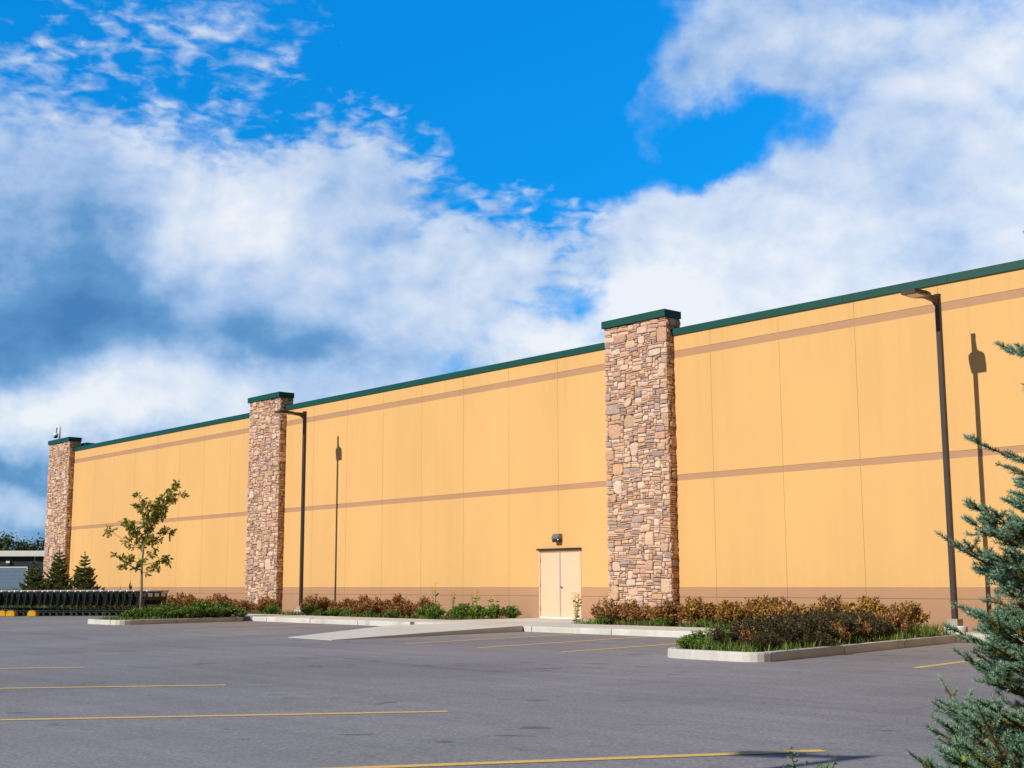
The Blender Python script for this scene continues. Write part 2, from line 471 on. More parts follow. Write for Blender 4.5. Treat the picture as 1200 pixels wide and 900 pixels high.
# ------------------------------------------------------------------ the store
store = empty('store_building', (-30, YW, 0))
tag(store, 'long ochre stucco store building with stone pillars and dark green roof edging', 'building')
def P_(b, name, mt):                         # part of the store given in world coordinates
    o = b.build(name, mt, store) if isinstance(b, MB) else b
    o.matrix_parent_inverse = Matrix.Translation((30, -YW, 0))
    return o
XL, XR, YB = -70.6, 9.0, 92.0
ZT = 8.54
# core just behind the panels
m = MB(); m.box(XL, XR, YW + .014, YB, -.3, ZT - .02)
P_(m, 'wall_core', M['joint'])
bays = [(-69.42, -49.84, -69.08), (-47.26, -27.98, -45.09), (-25.4, XR, -23.98)]
DX0, DX1, DZ = -31.40, -29.44, 2.30          # door opening
for x0, x1, j0 in bays:
    wl, b1, b2, bb, bc = MB(), MB(), MB(), MB(), MB()
    js = [x0] + [j0 + 2.44 * k for k in range(40) if x0 + .1 < j0 + 2.44 * k < x1 - .1] + [x1]
    for a, b in zip(js, js[1:]):
        g = .004
        A, B = a + g, b - g
        for z0, z1 in ((1.128, 4.212), (4.388, 7.860), (8.072, ZT)):
            if z0 < 2 and A < DX1 and B > DX0:        # round the door
                if A < DX0: wl.box(A, DX0, YW, YW + .04, z0, DZ, )
                if B > DX1: wl.box(DX1, B, YW, YW + .04, z0, DZ)
                wl.box(A, B, YW, YW + .04, DZ, z1)
            else:
                wl.box(A, B, YW, YW + .04, z0, z1)
        b1.box(A, B, YW + .010, YW + .045, 4.218, 4.382)
        b2.box(A, B, YW + .010, YW + .045, 7.866, 8.066)
        for z0, z1 in ((-.1, .845), (.858, 1.124)):
            if A < DX1 and B > DX0:
                if A < DX0: bb.box(A, DX0, YW - .004, YW + .04, z0, z1)
                if B > DX1: bc.box(DX1, B, YW - .004, YW + .04, z0, z1)
            else: (bc if A > DX1 and x0 < DX0 else bb).box(A, B, YW - .004, YW + .04, z0, z1)
    P_(wl, 'wall', M['wall']); P_(b1, 'wall_stripe', M['band']); P_(b2, 'wall_stripe', M['band']); P_(bb, 'wall_base', M['band'])
    if len(bc.bm.verts): P_(bc, 'wall_base', M['band'])
    else: bc.bm.free()
m = MB()
m.box(XL - .03, XL + .0, YW + .6, YB, -.2, ZT); P_(m, 'side_wall', M['wall'])
# copings, the front ones broken by the pillars
for x0, x1 in ((-69.55, -49.7), (-47.4, -27.85), (-25.5, XR)):
    m = MB(); x = x0
    while x < x1 - .01:
        xe = min(x + 3.05, x1)
        m.box(x + .002, xe - .002, YW - .05, YW + .38, ZT - .005, 8.742, bevel=.006); x = xe
    P_(m, 'coping', M['green'])
m = MB(); m.box(-71.0, -69.22, YW + .50, YB, 8.2, 9.04, bevel=.01); P_(m, 'side_parapet', M['green'])
m = MB(); m.box(XL + .4, XR - .1, YW + .4, YB - .2, 8.1, 8.3); P_(m, 'roof', M['roofing'])

# stone pillars ------------------------------------------------
def stone_pack(w, h, rnd, bigs):
    cs = .058
    nx, ny = max(2, round(w / cs)), round(h / cs)
    occ = np.zeros((ny, nx), bool); out = []
    def put(x, y, a, b):
        occ[y:y + b, x:x + a] = True; out.append((x, y, a, b))
    if bigs:
        for _ in range(int(w * h * 1.3)):
            a, b = rnd.randint(5, 9), rnd.randint(4, 8)
            if a >= nx: continue
            x, y = rnd.randint(0, nx - a), rnd.randint(0, max(0, ny - b))
            if not occ[max(0, y - 2):y + b + 2, max(0, x - 2):x + a + 2].any(): put(x, y, a, b)
        for _ in range(int(w * h * 3)):
            a, b = rnd.randint(4, 7), rnd.randint(3, 4)
            if a >= nx: continue
            x, y = rnd.randint(0, nx - a), rnd.randint(0, max(0, ny - b))
            if not occ[y:y + b, x:x + a].any(): put(x, y, a, b)
    for y in range(ny):
        x = 0
        while x < nx:
            if occ[y, x]: x += 1; continue
            f = 1
            while x + f < nx and not occ[y, x + f] and f < 9: f += 1
            a = min(f, rnd.choice((2, 3, 4, 4, 5, 6, 7)))
            if f - a == 1: a = f
            b = rnd.choice((1, 1, 1, 2, 2, 2, 3)) if a > 2 else rnd.choice((1, 2, 2, 3))
            b = min(b, ny - y)
            while b > 1 and occ[y:y + b, x:x + a].any(): b -= 1
            put(x, y, a, b); x += a
    return [(x * w / nx, y * h / ny, a * w / nx, b * h / ny) for x, y, a, b in out]

def stone_face(V, F4, F3, w, h, rnd, to3, bigs=True, edge=0.02):
    """stones on a w x h face; to3(u, v, d) gives the 3D point, d outwards"""
    so = Vector((rnd.uniform(0, 90), rnd.uniform(0, 90), 0))
    def warp(u, v):
        n = mnoise.noise_vector(Vector((u * 2.3, v * 2.3, 0)) + so) * .035 + mnoise.noise_vector(Vector((u * 7, v * 7, 5)) + so) * .014
        k = min(1, min(u, w - u) / .12 + .25)
        return u + n.x * k, v + n.y + .02 * math.sin(u * 2.1 + so.x)
    for x, y, a, b in stone_pack(w, h, rnd, bigs):
        g = .004 + .004 * rnd.random()
        d = rnd.uniform(.030, .075) + (.02 if a * b > .06 else 0) * rnd.random()
        x0, x1, y0, y1 = x + g, x + a - g, y + g, y + b - g
        if x < .01: x0 -= edge * rnd.random()
        if x + a > w - .01: x1 += edge * rnd.random()
        c = [min(a, b) * rnd.uniform(.05, .30) for _ in range(4)]
        if a * b < .02: c = [k * .8 for k in c]
        ring = [(x0 + c[0], y0), (x1 - c[1], y0), (x1, y0 + c[1] * .8), (x1, y1 - c[2] * .8), (x1 - c[2], y1), (x0 + c[3], y1), (x0, y1 - c[3] * .8), (x0, y0 + c[0] * .8)]
        j = min(a, b) * .05
        ring = [warp(u + rnd.uniform(-j, j), v + rnd.uniform(-j, j)) for u, v in ring]
        cu = sum(p[0] for p in ring) / 8; cv = sum(p[1] for p in ring) / 8
        s = len(V)
        tu, tv = rnd.uniform(-.06, .06), rnd.uniform(-.10, .10)
        ins = 1 - min(.34, .016 / (min(a, b) * .5))
        ins2 = 1 - min(.6, .045 / (min(a, b) * .5))
        for lvl, (k, dd) in enumerate(((1, -.02), (1, d * .62), (ins, d * .93), (ins2, d + .002))):
            for u, v in ring:
                uu, vv = cu + (u - cu) * k, cv + (v - cv) * k
                z = dd if lvl == 0 else dd + tu * (uu - cu) + tv * (vv - cv) + rnd.uniform(-.004, .004)
                V.append(to3(uu, vv, z))
        V.append(to3(cu, cv, d + rnd.uniform(.0, .012)))
        for l in range(3):
            for i in range(8):
                F4.append((s + l * 8 + i, s + l * 8 + (i + 1) % 8, s + l * 8 + 8 + (i + 1) % 8, s + l * 8 + 8 + i))
        for i in range(8): F3.append((s + 24 + i, s + 24 + (i + 1) % 8, s + 32))

def pillar(x0, x1, seed, lab):
    rnd = random.Random(seed)
    pil = empty('stone_pillar', (0, 0, 0)); pil.parent = store; pil.matrix_parent_inverse = Matrix.Translation((30, -YW, 0))
    pil['label'] = lab
    t, back, top = .30, .34, 9.09
    yf = YW - t
    m = MB(); m.box(x0 + .03, x1 - .03, yf + .02, YW + back, -.1, top - .02); m.build('pillar_core', M['mortar'], pil)
    V, F4, F3 = [], [], []
    w = x1 - x0
    stone_face(V, F4, F3, w, top, rnd, lambda u, v, d: (x0 + u, yf - d + .03, v))
    stone_face(V, F4, F3, t + back, top, rnd, lambda u, v, d: (x1 + d - .045, yf + u + .01, v), True, .0)
    stone_face(V, F4, F3, t + back, top, rnd, lambda u, v, d: (x0 - d + .045, YW + back - u, v), True, .0)
    ob = mesh_np('stone_facing', V, [np.array(F4), np.array(F3)], M['stone'], pil)
    bm = bmesh.new(); bm.from_mesh(ob.data); bmesh.ops.recalc_face_normals(bm, faces=bm.faces); bm.to_mesh(ob.data); bm.free()
    m = MB(); m.box(x0 - .06, x1 + .025, yf - .09, YW + back + .02, top, 9.315, bevel=.008); m.build('pillar_cap', M['green'], pil)
pillar(-72.30, -69.45, 3, None); pillar(-49.84, -47.28, 5, None); pillar(-27.96, -25.40, 9, None)
for p in store.children:
    if p.name.startswith('stone_pillar') and 'label' in p: 
        if p['label'] is None: del p['label']

# double door
dr = empty('double_door'); dr.parent = store; dr.matrix_parent_inverse = Matrix.Translation((30, -YW, 0))
m = MB()
fw = .05
m.box(DX0 + .002, DX0 + fw, YW - .015, YW + .12, .15, DZ - .002); m.box(DX1 - fw, DX1 - .002, YW - .015, YW + .12, .15, DZ - .002)
m.box(DX0 + fw, DX1 - fw, YW - .015, YW + .12, DZ - .055, DZ - .002); m.build('door_frame', M['doorframe'], dr)
xm = (DX0 + DX1) / 2
for a, b in ((DX0 + fw + .004, xm - .004), (xm + .004, DX1 - fw - .004)):
    m = MB(); m.box(a, b, YW + .012, YW + .055, .20, DZ - .06, bevel=.003); leaf = m.build('door_leaf', M['door'], dr)
    hx = a if b < xm else b
    for z in (.45, 1.22, 1.98):
        h = MB(); h.tube([(hx, YW + .004, z - .07), (hx, YW + .004, z + .07)], .014, 8); h.build('hinge', M['hinge'], leaf)
    if b > xm:
        h = MB(); h.lathe([(.001, -.012), (.034, -.012), (.034, 0), (.012, .004), (.012, .02), (.03, .03), (.03, .05), (.001, .056)], 14, (0, 0, 0), 'Y')
        for v_ in h.bm.verts: v_.co = Vector((a + .075 + v_.co.x, YW + .01 - v_.co.y, 1.13 + v_.co.z))
        h.build('lock', M['hinge'], leaf)
m = MB(); m.box(xm - .022, xm + .022, YW - .004, YW + .011, .20, DZ - .06, bevel=.003); m.build('astragal', M['astragal'], dr)
m = MB(); m.box(DX0 + fw, DX1 - fw, YW - .05, YW + .1, .147, .19, bevel=.004); m.build('threshold', M['white'], dr)
m = MB()
m.box(DX0 - .03, DX1 + .03, YW - .095, YW - .001, DZ + .035, DZ + .062, bevel=.004)
m.box(DX0 - .03, DX1 + .03, YW - .095, YW - .080, DZ + .004, DZ + .034)
m.build('drip_cap', M['darkbrown'], dr)

# wall light over the door
wlgt = empty('wall_light', (-30.45, YW, 2.68)); tag(wlgt, 'small grey wedge shaped wall light mounted above the cream double door', 'wall light')
m = MB()
for x in (-.18, .18):
    pass
pts = [(0, .14), (-.12, .14), (-.20, .02), (-.20, -.03), (0, -.03)]
a = [m.bm.verts.new((-.155, y, z)) for y, z in pts]; b = [m.bm.verts.new((.155, y, z)) for y, z in pts]
m.bm.faces.new(a); m.bm.faces.new(b[::-1])
for i in range(5): m.bm.faces.new((a[i], a[(i + 1) % 5], b[(i + 1) % 5], b[i]))
bmesh.ops.bevel(m.bm, geom=list(m.bm.edges), offset=.012, segments=2, affect='EDGES')
m.build('housing', M['packtop'], wlgt)
m = MB(); m.box(-.14, .14, -.18, -.01, -.13, -.032, bevel=.02); m.build('lens', M['packlens'], wlgt)
m = MB(); m.box(-.10, .10, -.012, -.001, -.12, .13); m.build('mounting_plate', M['darkbrown'], wlgt)

# gooseneck camera on the left pillar
cam_t = empty('security_camera', (-71.6, YW - .05, 9.315)); cam_t.scale = (1.2,) * 3; tag(cam_t, 'white dome security camera hanging from a gooseneck pipe on the far left pillar', 'security camera')
m = MB()
path = [(0, 0, .0), (0, 0, .47)] + [(-.22 + .22 * math.cos(a), -.0, .47 + .22 * math.sin(a)) for a in np.linspace(.2, math.pi, 12)] + [(-.44, 0, .40)]
m.tube(path, .05, 10); m.lathe([(.09, 0), (.09, .02), (.035, .03)], 14); m.build('gooseneck_pipe', M['white'], cam_t)
m = MB(); m.lathe([(.03, .42), (.07, .38), (.12, .33), (.13, .26), (.11, .25)], 18, (-.44, 0, 0)); m.build('camera_housing', M['white'], cam_t)
m = MB(); m.lathe([(.105, .255), (.10, .20), (.07, .155), (.03, .14), (.001, .138)], 18, (-.44, 0, 0)); m.build('dome', M['packlens'], cam_t)

# ------------------------------------------------------------------ lamp posts (head on -Y, away from the wall)
def lamp_post(loc, rz, lab, pad_white=True):
    L = empty('lamp_post', loc, rz); tag(L, lab, 'lamp post', 'lamp posts in the parking lot')
    m = MB(); m.lathe([(.265, -.25), (.265, .255), (.25, .275), (.001, .275)], 24); m.build('concrete_base', M['pad'], L)
    m = MB(); m.box(-.125, .125, -.125, .125, .276, .43, bevel=.01); m.build('base_cover', M['tan'], L)
    m = MB(); m.box(-.0575, .0575, -.0575, .0575, .43, 7.95, bevel=.010); m.build('pole', M['pole'], L)
    m = MB(); m.box(-.062, .062, -.062, .062, 7.945, 7.975, bevel=.004); m.build('pole_cap', M['pole'], L)
    m = MB()
    # tapering arm that widens into the flat head
    st = [(-.060, .045, 7.68, 7.935), (-.20, .046, 7.77, 7.91), (-.48, .048, 7.80, 7.905), (-.55, .085, 7.81, 7.905), (-.598, .165, 7.815, 7.905)]
    prev = None
    for y, hw, z0, z1 in st:
        r = [m.bm.verts.new(p) for p in ((-hw, y, z0), (hw, y, z0), (hw, y, z1), (-hw, y, z1))]
        if prev:
            for i in range(4): m.bm.faces.new((prev[i], prev[(i + 1) % 4], r[(i + 1) % 4], r[i]))
        else: m.bm.faces.new(r[::-1])
        prev = r
    m.bm.faces.new(prev); m.build('arm', M['pole'], L)
    m = MB(); pl = [(-.17, -.60), (-.205, -.625), (-.215, -.8), (-.20, -1.21), (-.18, -1.27), (.18, -1.27), (.20, -1.22), (.215, -.8), (.205, -.625), (.17, -.60)]
    m.prism(pl, 7.815, 7.905)
    bmesh.ops.bevel(m.bm, geom=[e for e in m.bm.edges if abs(e.verts[0].co.z - e.verts[1].co.z) < 1e-6 and e.verts[0].co.z > 7.9], offset=.025, segments=2, affect='EDGES')
    head = m.build('lamp_head', M['pole'], L)
    m = MB(); m.box(-.145, .145, -1.15, -.76, 7.803, 7.813, bevel=.003); m.build('lamp_lens', M['lens'], head)
    return L
lamp_post((-15.89, 27.2, 0), 0, 'tall bronze square lamp post standing at the right end of the wall')
lamp_post((-43.42, 27.05, 0), 0, 'tall dark lamp post standing just right of the middle stone pillar')

# light direction
SUN = Vector((.08, 1.0, -.617)).normalized()
tip = Vector((-5.68, 8.42, 0)); k = 7.95 * .69 / -SUN.z
LP3 = tip - Vector((SUN.x, SUN.y, 0)) * k
lp3 = lamp_post((LP3.x, LP3.y, 0), rad(-59), 'lamp post out in the lot whose shadow crosses the nearest yellow parking line')
lp3.scale = (.69,) * 3

# ------------------------------------------------------------------ foliage builders
def rand_unit(n, rng):
    v = rng.normal(size=(n, 3)); return v / np.linalg.norm(v, axis=1)[:, None]

def leaves(pos, axis, length, width, rng, shape='leaf'):
    """one small folded leaf per point: 6 verts, 2 quads"""
    n = len(pos)
    axis = axis / np.linalg.norm(axis, axis=1)[:, None]
    side = np.cross(axis, rand_unit(n, rng)); side /= np.linalg.norm(side, axis=1)[:, None] + 1e-9
    nor = np.cross(axis, side)
    L = length[:, None]; Wd = width[:, None]
    a = pos; b = pos + axis * L * .45 + side * Wd * .5 + nor * Wd * .15; c = pos + axis * L
    d = pos + axis * L * .45 - side * Wd * .5 + nor * Wd * .15; e = pos + axis * L * .5 - nor * Wd * .05
    V = np.stack([a, b, c, d, e], 1).reshape(-1, 3)
    i = np.arange(n)[:, None] * 5
    F = np.concatenate([i + np.array([[0, 1, 2, 4]]), i + np.array([[0, 4, 2, 3]])])
    return V, F

def shrub_mesh(name, seed, w, h, nstem, per, lmat, leafl=.06, spread=.9, flower=None):
    rng = np.random.default_rng(seed)
    root = empty(name)
    sm = MB(); P, A = [], []
    for s in range(nstem):
        a = rng.uniform(0, 2 * math.pi); r = w * .5 * math.sqrt(rng.uniform(0, 1))
        tipp = np.array([r * math.cos(a), r * math.sin(a), h * rng.uniform(.55, 1.0) * (1 - .45 * (r / (w * .5)) ** 2)])
        base = tipp * np.array([.35, .35, 0]); mid = (base + tipp) * .5 + np.array([0, 0, .05])
        sm.tube([base, mid, tipp], [.007, .005, .002], 4, False)
        t = rng.beta(2.2, 1.1, per)
        p = base + (mid - base) * np.minimum(t * 2, 1)[:, None] + (tipp - mid) * np.maximum(t * 2 - 1, 0)[:, None]
        jit = rand_unit(per, rng) * rng.uniform(.01, .09, per)[:, None]
        P.append(p + jit); dirn = (tipp - base); dirn /= np.linalg.norm(dirn)
        A.append(rand_unit(per, rng) * 1.0 + dirn * .7 + np.array([0, 0, .25]))
    P = np.concatenate(P); A = np.concatenate(A)
    P[:, 2] = np.abs(P[:, 2])
    n = len(P); l = rng.uniform(.6, 1.25, n) * leafl
    V, F = leaves(P, A, l, l * .55, rng)
    mesh_np('foliage', V, [F], lmat, root)
    sm.build('stems', M['twig'], root)
    if flower:
        fm = MB()
        for _ in range(flower):
            a = rng.uniform(0, 6.28); r = rng.uniform(.1, w * .4); z = h * rng.uniform(.85, 1.05)
            fm.lathe([(.001, 0), (.03, .012), (.001, .02)], 7, (r * math.cos(a), r * math.sin(a), z))
        fm.build('blossoms', M['petal'], root)
    return root

# prototypes are the first members of each row
def plant_row(protos, spots, label, cat, group):
    for i, (x, y, z, s, sz) in enumerate(spots):
        k = (i * 7 + int(abs(x) * 3)) % len(protos)
        pr, used = protos[k]
        if not used:
            o = pr; protos[k] = (pr, True); o.location = (x, y, z); o.rotation_euler = (0, 0, random.uniform(0, 6.28)); o.scale = (s, s, sz)
        else:
            o = copy_tree(pr, (x, y, z), random.uniform(0, 6.28), (s, s, sz))
        tag(o, label, cat, group)

russ = [(shrub_mesh('shrub', 20 + i, 1.2, .82, 56, 40, M['russet'], .085), False) for i in range(3)]
gold = [(shrub_mesh('shrub', 30 + i, 1.2, .84, 56, 40, M['gold'], .085), False) for i in range(3)]
green = [(shrub_mesh('shrub', 40 + i, 1.1, .66, 52, 44, M['greenleaf'], .08), False) for i in range(2)]
dark = [(shrub_mesh('shrub', 50 + i, 1.3, .82, 80, 70, M['darkleaf'], .05, flower=2), False) for i in range(3)]
def row(x0, x1, step, y, z, s=1.0):
    out = []; x = x0
    while x < x1:
        out.append((x + random.uniform(-.15, .15), y + random.uniform(-.25, .25), z, s * random.uniform(.85, 1.15), s * random.uniform(.72, 1.08))); x += step * random.uniform(.85, 1.15)
    return out
plant_row(russ, row(-62, -48.2, .75, 26.2, .1, .95), 'russet leaved shrub in the wall bed left of the middle stone pillar', 'shrub', 'russet shrubs left of the middle pillar')
plant_row(russ, row(-47.9, -44.0, .7, 26.3, .1, .9), 'russet leaved shrub in the wall bed beside the middle pillar foot', 'shrub', 'russet shrubs beside the middle pillar')
plant_row(russ, row(-41.2, -34.8, .7, 26.3, .1, .95), 'russet leaved shrub in the wall bed right of the dark lamp post', 'shrub', 'russet shrubs between lamp and door')
plant_row(green, row(-34.6, -32.3, .8, 26.35, .1, .72), 'fresh green shrub in the wall bed left of the double door', 'shrub', 'green shrubs by the double door')
plant_row(green, [(-34.1, 27.6, .1, .8, .8), (-33.3, 27.55, .1, .85, .7), (-32.5, 27.6, .1, .8, .75), (-31.95, 27.8, .1, .6, .7)], 'fresh green shrub in the wall bed left of the double door', 'shrub', 'green shrubs by the double door')
plant_row(green, [(-43.6, 25.9, .1, .6, .6), (-40.7, 25.8, .1, .75, .7), (-38.9, 25.6, .1, .5, .55)], 'small green shrub among the russet shrubs near the dark lamp post', 'shrub', 'green shrubs near the dark lamp post')
plant_row(green, [(-38.2, 25.75, .1, .5, .5), (-36.9, 25.7, .1, .45, .45), (-35.6, 25.8, .1, .55, .5), (-40.0, 25.7, .1, .45, .45)], 'low fresh green shrub at the sidewalk edge in front of the russet shrubs', 'shrub', 'low green shrubs at the sidewalk edge')
plant_row(green, [(-25.6, 25.6, .1, .4, .4), (-23.4, 25.65, .1, .45, .45), (-22.0, 25.6, .1, .4, .38), (-20.6, 25.65, .1, .45, .42)], 'low fresh green shrub at the sidewalk edge right of the double door', 'shrub', 'low green shrubs right of the door')
plant_row(russ, row(-26.0, -23.2, .75, 26.2, .1, .95), 'russet leaved shrub in front of the right stone pillar', 'shrub', 'russet shrubs at the right pillar')
plant_row(gold, row(-23.0, -16.3, .62, 26.7, .1, 1.0), 'bronze and gold shrub at the wall behind the dark island planting', 'shrub', 'gold shrubs along the right wall')
plant_row(gold, row(-14.9, -6, .85, 27.6, .08, 1.0), 'bronze and gold shrub at the wall right of the bronze lamp post', 'shrub', 'gold shrubs right of the bronze lamp post')
DK = [(-15.0, 18.0, .1, .55, .55), (-14.2, 18.1, .1, .6, .5), (-15.3, 18.7, .1, .8, .8), (-14.4, 18.9, .1, .8, .78), (-15.4, 19.6, .1, .95, .9), (-14.5, 19.8, .1, .9, .85), (-15.7, 20.4, .1, 1.0, .95), (-14.7, 20.7, .1, .95, .9),
      (-15.7, 21.3, .1, 1.0, .95), (-14.85, 21.6, .1, .9, .88), (-15.9, 22.2, .1, 1.0, .95), (-15.1, 22.5, .1, .9, .85), (-16.0, 23.1, .1, 1.0, .92), (-15.3, 23.4, .1, .8, .8), (-16.2, 24.0, .1, .95, .88), (-15.6, 24.3, .1, .7, .65), (-13.9, 19.3, .1, .5, .42)]
plant_row(green, [(-15.35, 17.45, .1, .4, .4), (-14.9, 17.35, .1, .35, .3), (-15.6, 18.0, .1, .45, .5)], 'small green shrub at the front corner of the kerbed island at right', 'shrub', 'green shrubs at the right island corner')
plant_row(russ, [(-15.0, 18.6, .1, .45, .5), (-14.25, 20.2, .1, .5, .55), (-16.1, 22.7, .1, .8, .98), (-15.0, 23.2, .1, .6, .8), (-15.9, 20.9, .1, .7, 1.02), (-14.6, 21.5, .1, .5, .6)], 'russet shrub mixed in among the dark shrubs of the kerbed island at right', 'shrub', 'russet shrubs on the right island')
DK = [(a, b, c, d, e * .88) for a, b, c, d, e in DK]
plant_row(dark, DK, 'dark brownish shrub on the kerbed island at right', 'shrub', 'dark shrubs on the right island')
GI = [(-40.6, 18.9, .1, .8, .55), (-40.3, 19.8, .1, .9, .75), (-40.9, 20.4, .1, .9, .85), (-40.5, 21.2, .1, .95, .9), (-41.2, 21.8, .1, 1.0, .9), (-40.8, 22.3, .1, .95, .95), (-40.75, 19.2, .1, .6, .6), (-41.6, 20.8, .1, .8, .8), (-40.45, 22.7, .1, .6, .5), (-40.9, 19.6, .1, .7, .75), (-40.3, 21.7, .1, .8, .8), (-40.2, 20.6, .1, .75, .7)]
plant_row(green, GI, 'deep green shrub on the small kerbed island under the oak sapling', 'shrub', 'green shrubs on the small island')

def grass(path_poly, n, seed, hmin, hmax, z, name='grass', mt='grass'):
    rng = np.random.default_rng(seed)
    xs = [p[0] for p in path_poly]; ys = [p[1] for p in path_poly]
    pts = []
    poly = np.array(path_poly)
    X = rng.uniform(min(xs), max(xs), n * 3); Y = rng.uniform(min(ys), max(ys), n * 3)
    ins = np.zeros(len(X), bool)
    j = len(poly) - 1
    for i in range(len(poly)):
        c = ((poly[i, 1] > Y) != (poly[j, 1] > Y)) & (X < (poly[j, 0] - poly[i, 0]) * (Y - poly[i, 1]) / (poly[j, 1] - poly[i, 1] + 1e-12) + poly[i, 0])
        ins ^= c; j = i
    X, Y = X[ins], Y[ins]
    # clumpy
    keep = np.array([mnoise.noise(Vector((a * 1.7, b * 1.7, seed))) > -.12 for a, b in zip(X, Y)])
    X, Y = X[keep][:n], Y[keep][:n]
    m = len(X)
    base = np.stack([X, Y, np.full(m, z)], 1)
    h = rng.uniform(hmin, hmax, m) ; a = rng.uniform(0, 6.28, m); lean = rng.uniform(.1, .9, m)
    d = np.stack([np.cos(a) * lean, np.sin(a) * lean, np.zeros(m)], 1)
    s = np.stack([-np.sin(a), np.cos(a), np.zeros(m)], 1) * .007
    mid = base + d * h[:, None] * .35 + np.array([0, 0, 1]) * h[:, None] * .6
    tp = base + d * h[:, None] * .95 + np.array([0, 0, 1]) * h[:, None] * .9
    V = np.stack([base - s, base + s, mid + s * .8, mid - s * .8, tp], 1).reshape(-1, 3)
    i = np.arange(m)[:, None] * 5
    o = mesh_np(name, V, [i + np.array([[0, 1, 2, 3]]), i + np.array([[3, 2, 4]])], M[mt])
    return tag(o, kind='stuff')
tag(grass(inset(ISL_R, .2), 4200, 3, .06, .24, .1), 'long grass growing round the dark shrubs of the right island', 'grass')
tag(grass([(-15.0, 22.6), (-14.3, 22.6), (-14.8, 25.2), (-16.2, 24.6)], 1300, 31, .12, .40, .1), 'bright tall grass at the far end of the right island', 'grass')
tag(grass(inset(ISL_L, .2), 3400, 4, .05, .20, .1), 'short grass growing on the small island by the carts', 'grass')
tag(grass([(-75, 25.3), (-31.8, 25.3), (-31.8, 27), (-75, 27)], 9000, 5, .08, .26, .1), 'grass along the wall bed left of the door', 'grass')
tag(grass([(-26.6, 25.3), (-17, 25.3), (-17, 27), (-26.6, 27)], 3600, 6, .08, .26, .1), 'grass along the wall bed right of the door', 'grass')
tag(grass([(-14.5, 26.95), (6, 26.95), (6, 28), (-14.5, 28)], 2500, 7, .08, .26, .08), 'grass along the wall bed at far right', 'grass')
tag(grass(inset(NEARBED, .5), 9000, 8, .06, .22, .1), 'grass on the nearest planting bed below the blue spruce', 'grass')

# tall flowering weeds
def weed(loc, h, seed, lab, group, nst=4, petals=True, name='flowering_weed'):
    rng = np.random.default_rng(seed)
    w = empty(name, loc); tag(w, lab, 'weed', group)
    m = MB(); P, A = [], []; fm = MB()
    for s in range(nst):
        a = rng.uniform(0, 6.28); r = rng.uniform(.05, .22) * h
        tp = np.array([r * math.cos(a), r * math.sin(a), h * rng.uniform(.8, 1)]); b = tp * np.array([.1, .1, 0])
        md = (b + tp) / 2 + np.array([0, 0, .06 * h])
        m.tube([b, md, tp], [.007, .005, .003], 5, False)
        for t in rng.uniform(.05, .85, 14):
            p = b + (tp - b) * t; P.append(p); q = rand_unit(1, rng)[0]; q[2] = abs(q[2]) * .4; A.append(q)
        if petals:
            for _ in range(9):
                c = tp + rng.normal(size=3) * np.array([.03, .03, .05])
                fm.lathe([(.001, 0), (.022, .012), (.001, .02)], 6, tuple(c))
    P = np.array(P); A = np.array(A); n = len(P); l = rng.uniform(.06, .15, n) * (1 if h > .7 else .6)
    V, F = leaves(P, A, l, l * .35, rng)
    m.build('stems', M['greenleaf'], w); mesh_np('foliage', V, [F], M['greenleaf'], w)
    if petals: fm.build('blossoms', M['petal'], w)
    else: fm.bm.free()
    return w
wl_ = 'tall yellow flowering weed in the wall bed left of the double door'
for i, (x, y, h) in enumerate(((-34.4, 26.6, 1.15), (-33.9, 26.9, 1.0), (-32.4, 26.7, .95), (-31.95, 27.1, .8))): weed((x, y, .1), h, 60 + i, wl_, 'flowering weeds left of the door')
weed((-26.95, 25.9, .13), .85, 70, 'yellow flowering weed standing in front of the right door leaf', None, 6)
weed((-26.5, 26.6, .1), .95, 71, 'thin weed between the double door and right stone pillar', None, 4, False)
for i, (x, y, h) in enumerate(((-15.0, 17.6, .6), (-14.85, 17.9, .5))): weed((x, y, .1), h, 75 + i, 'leafy weed at the front corner of the right island', 'weeds on the right island', 4, False)

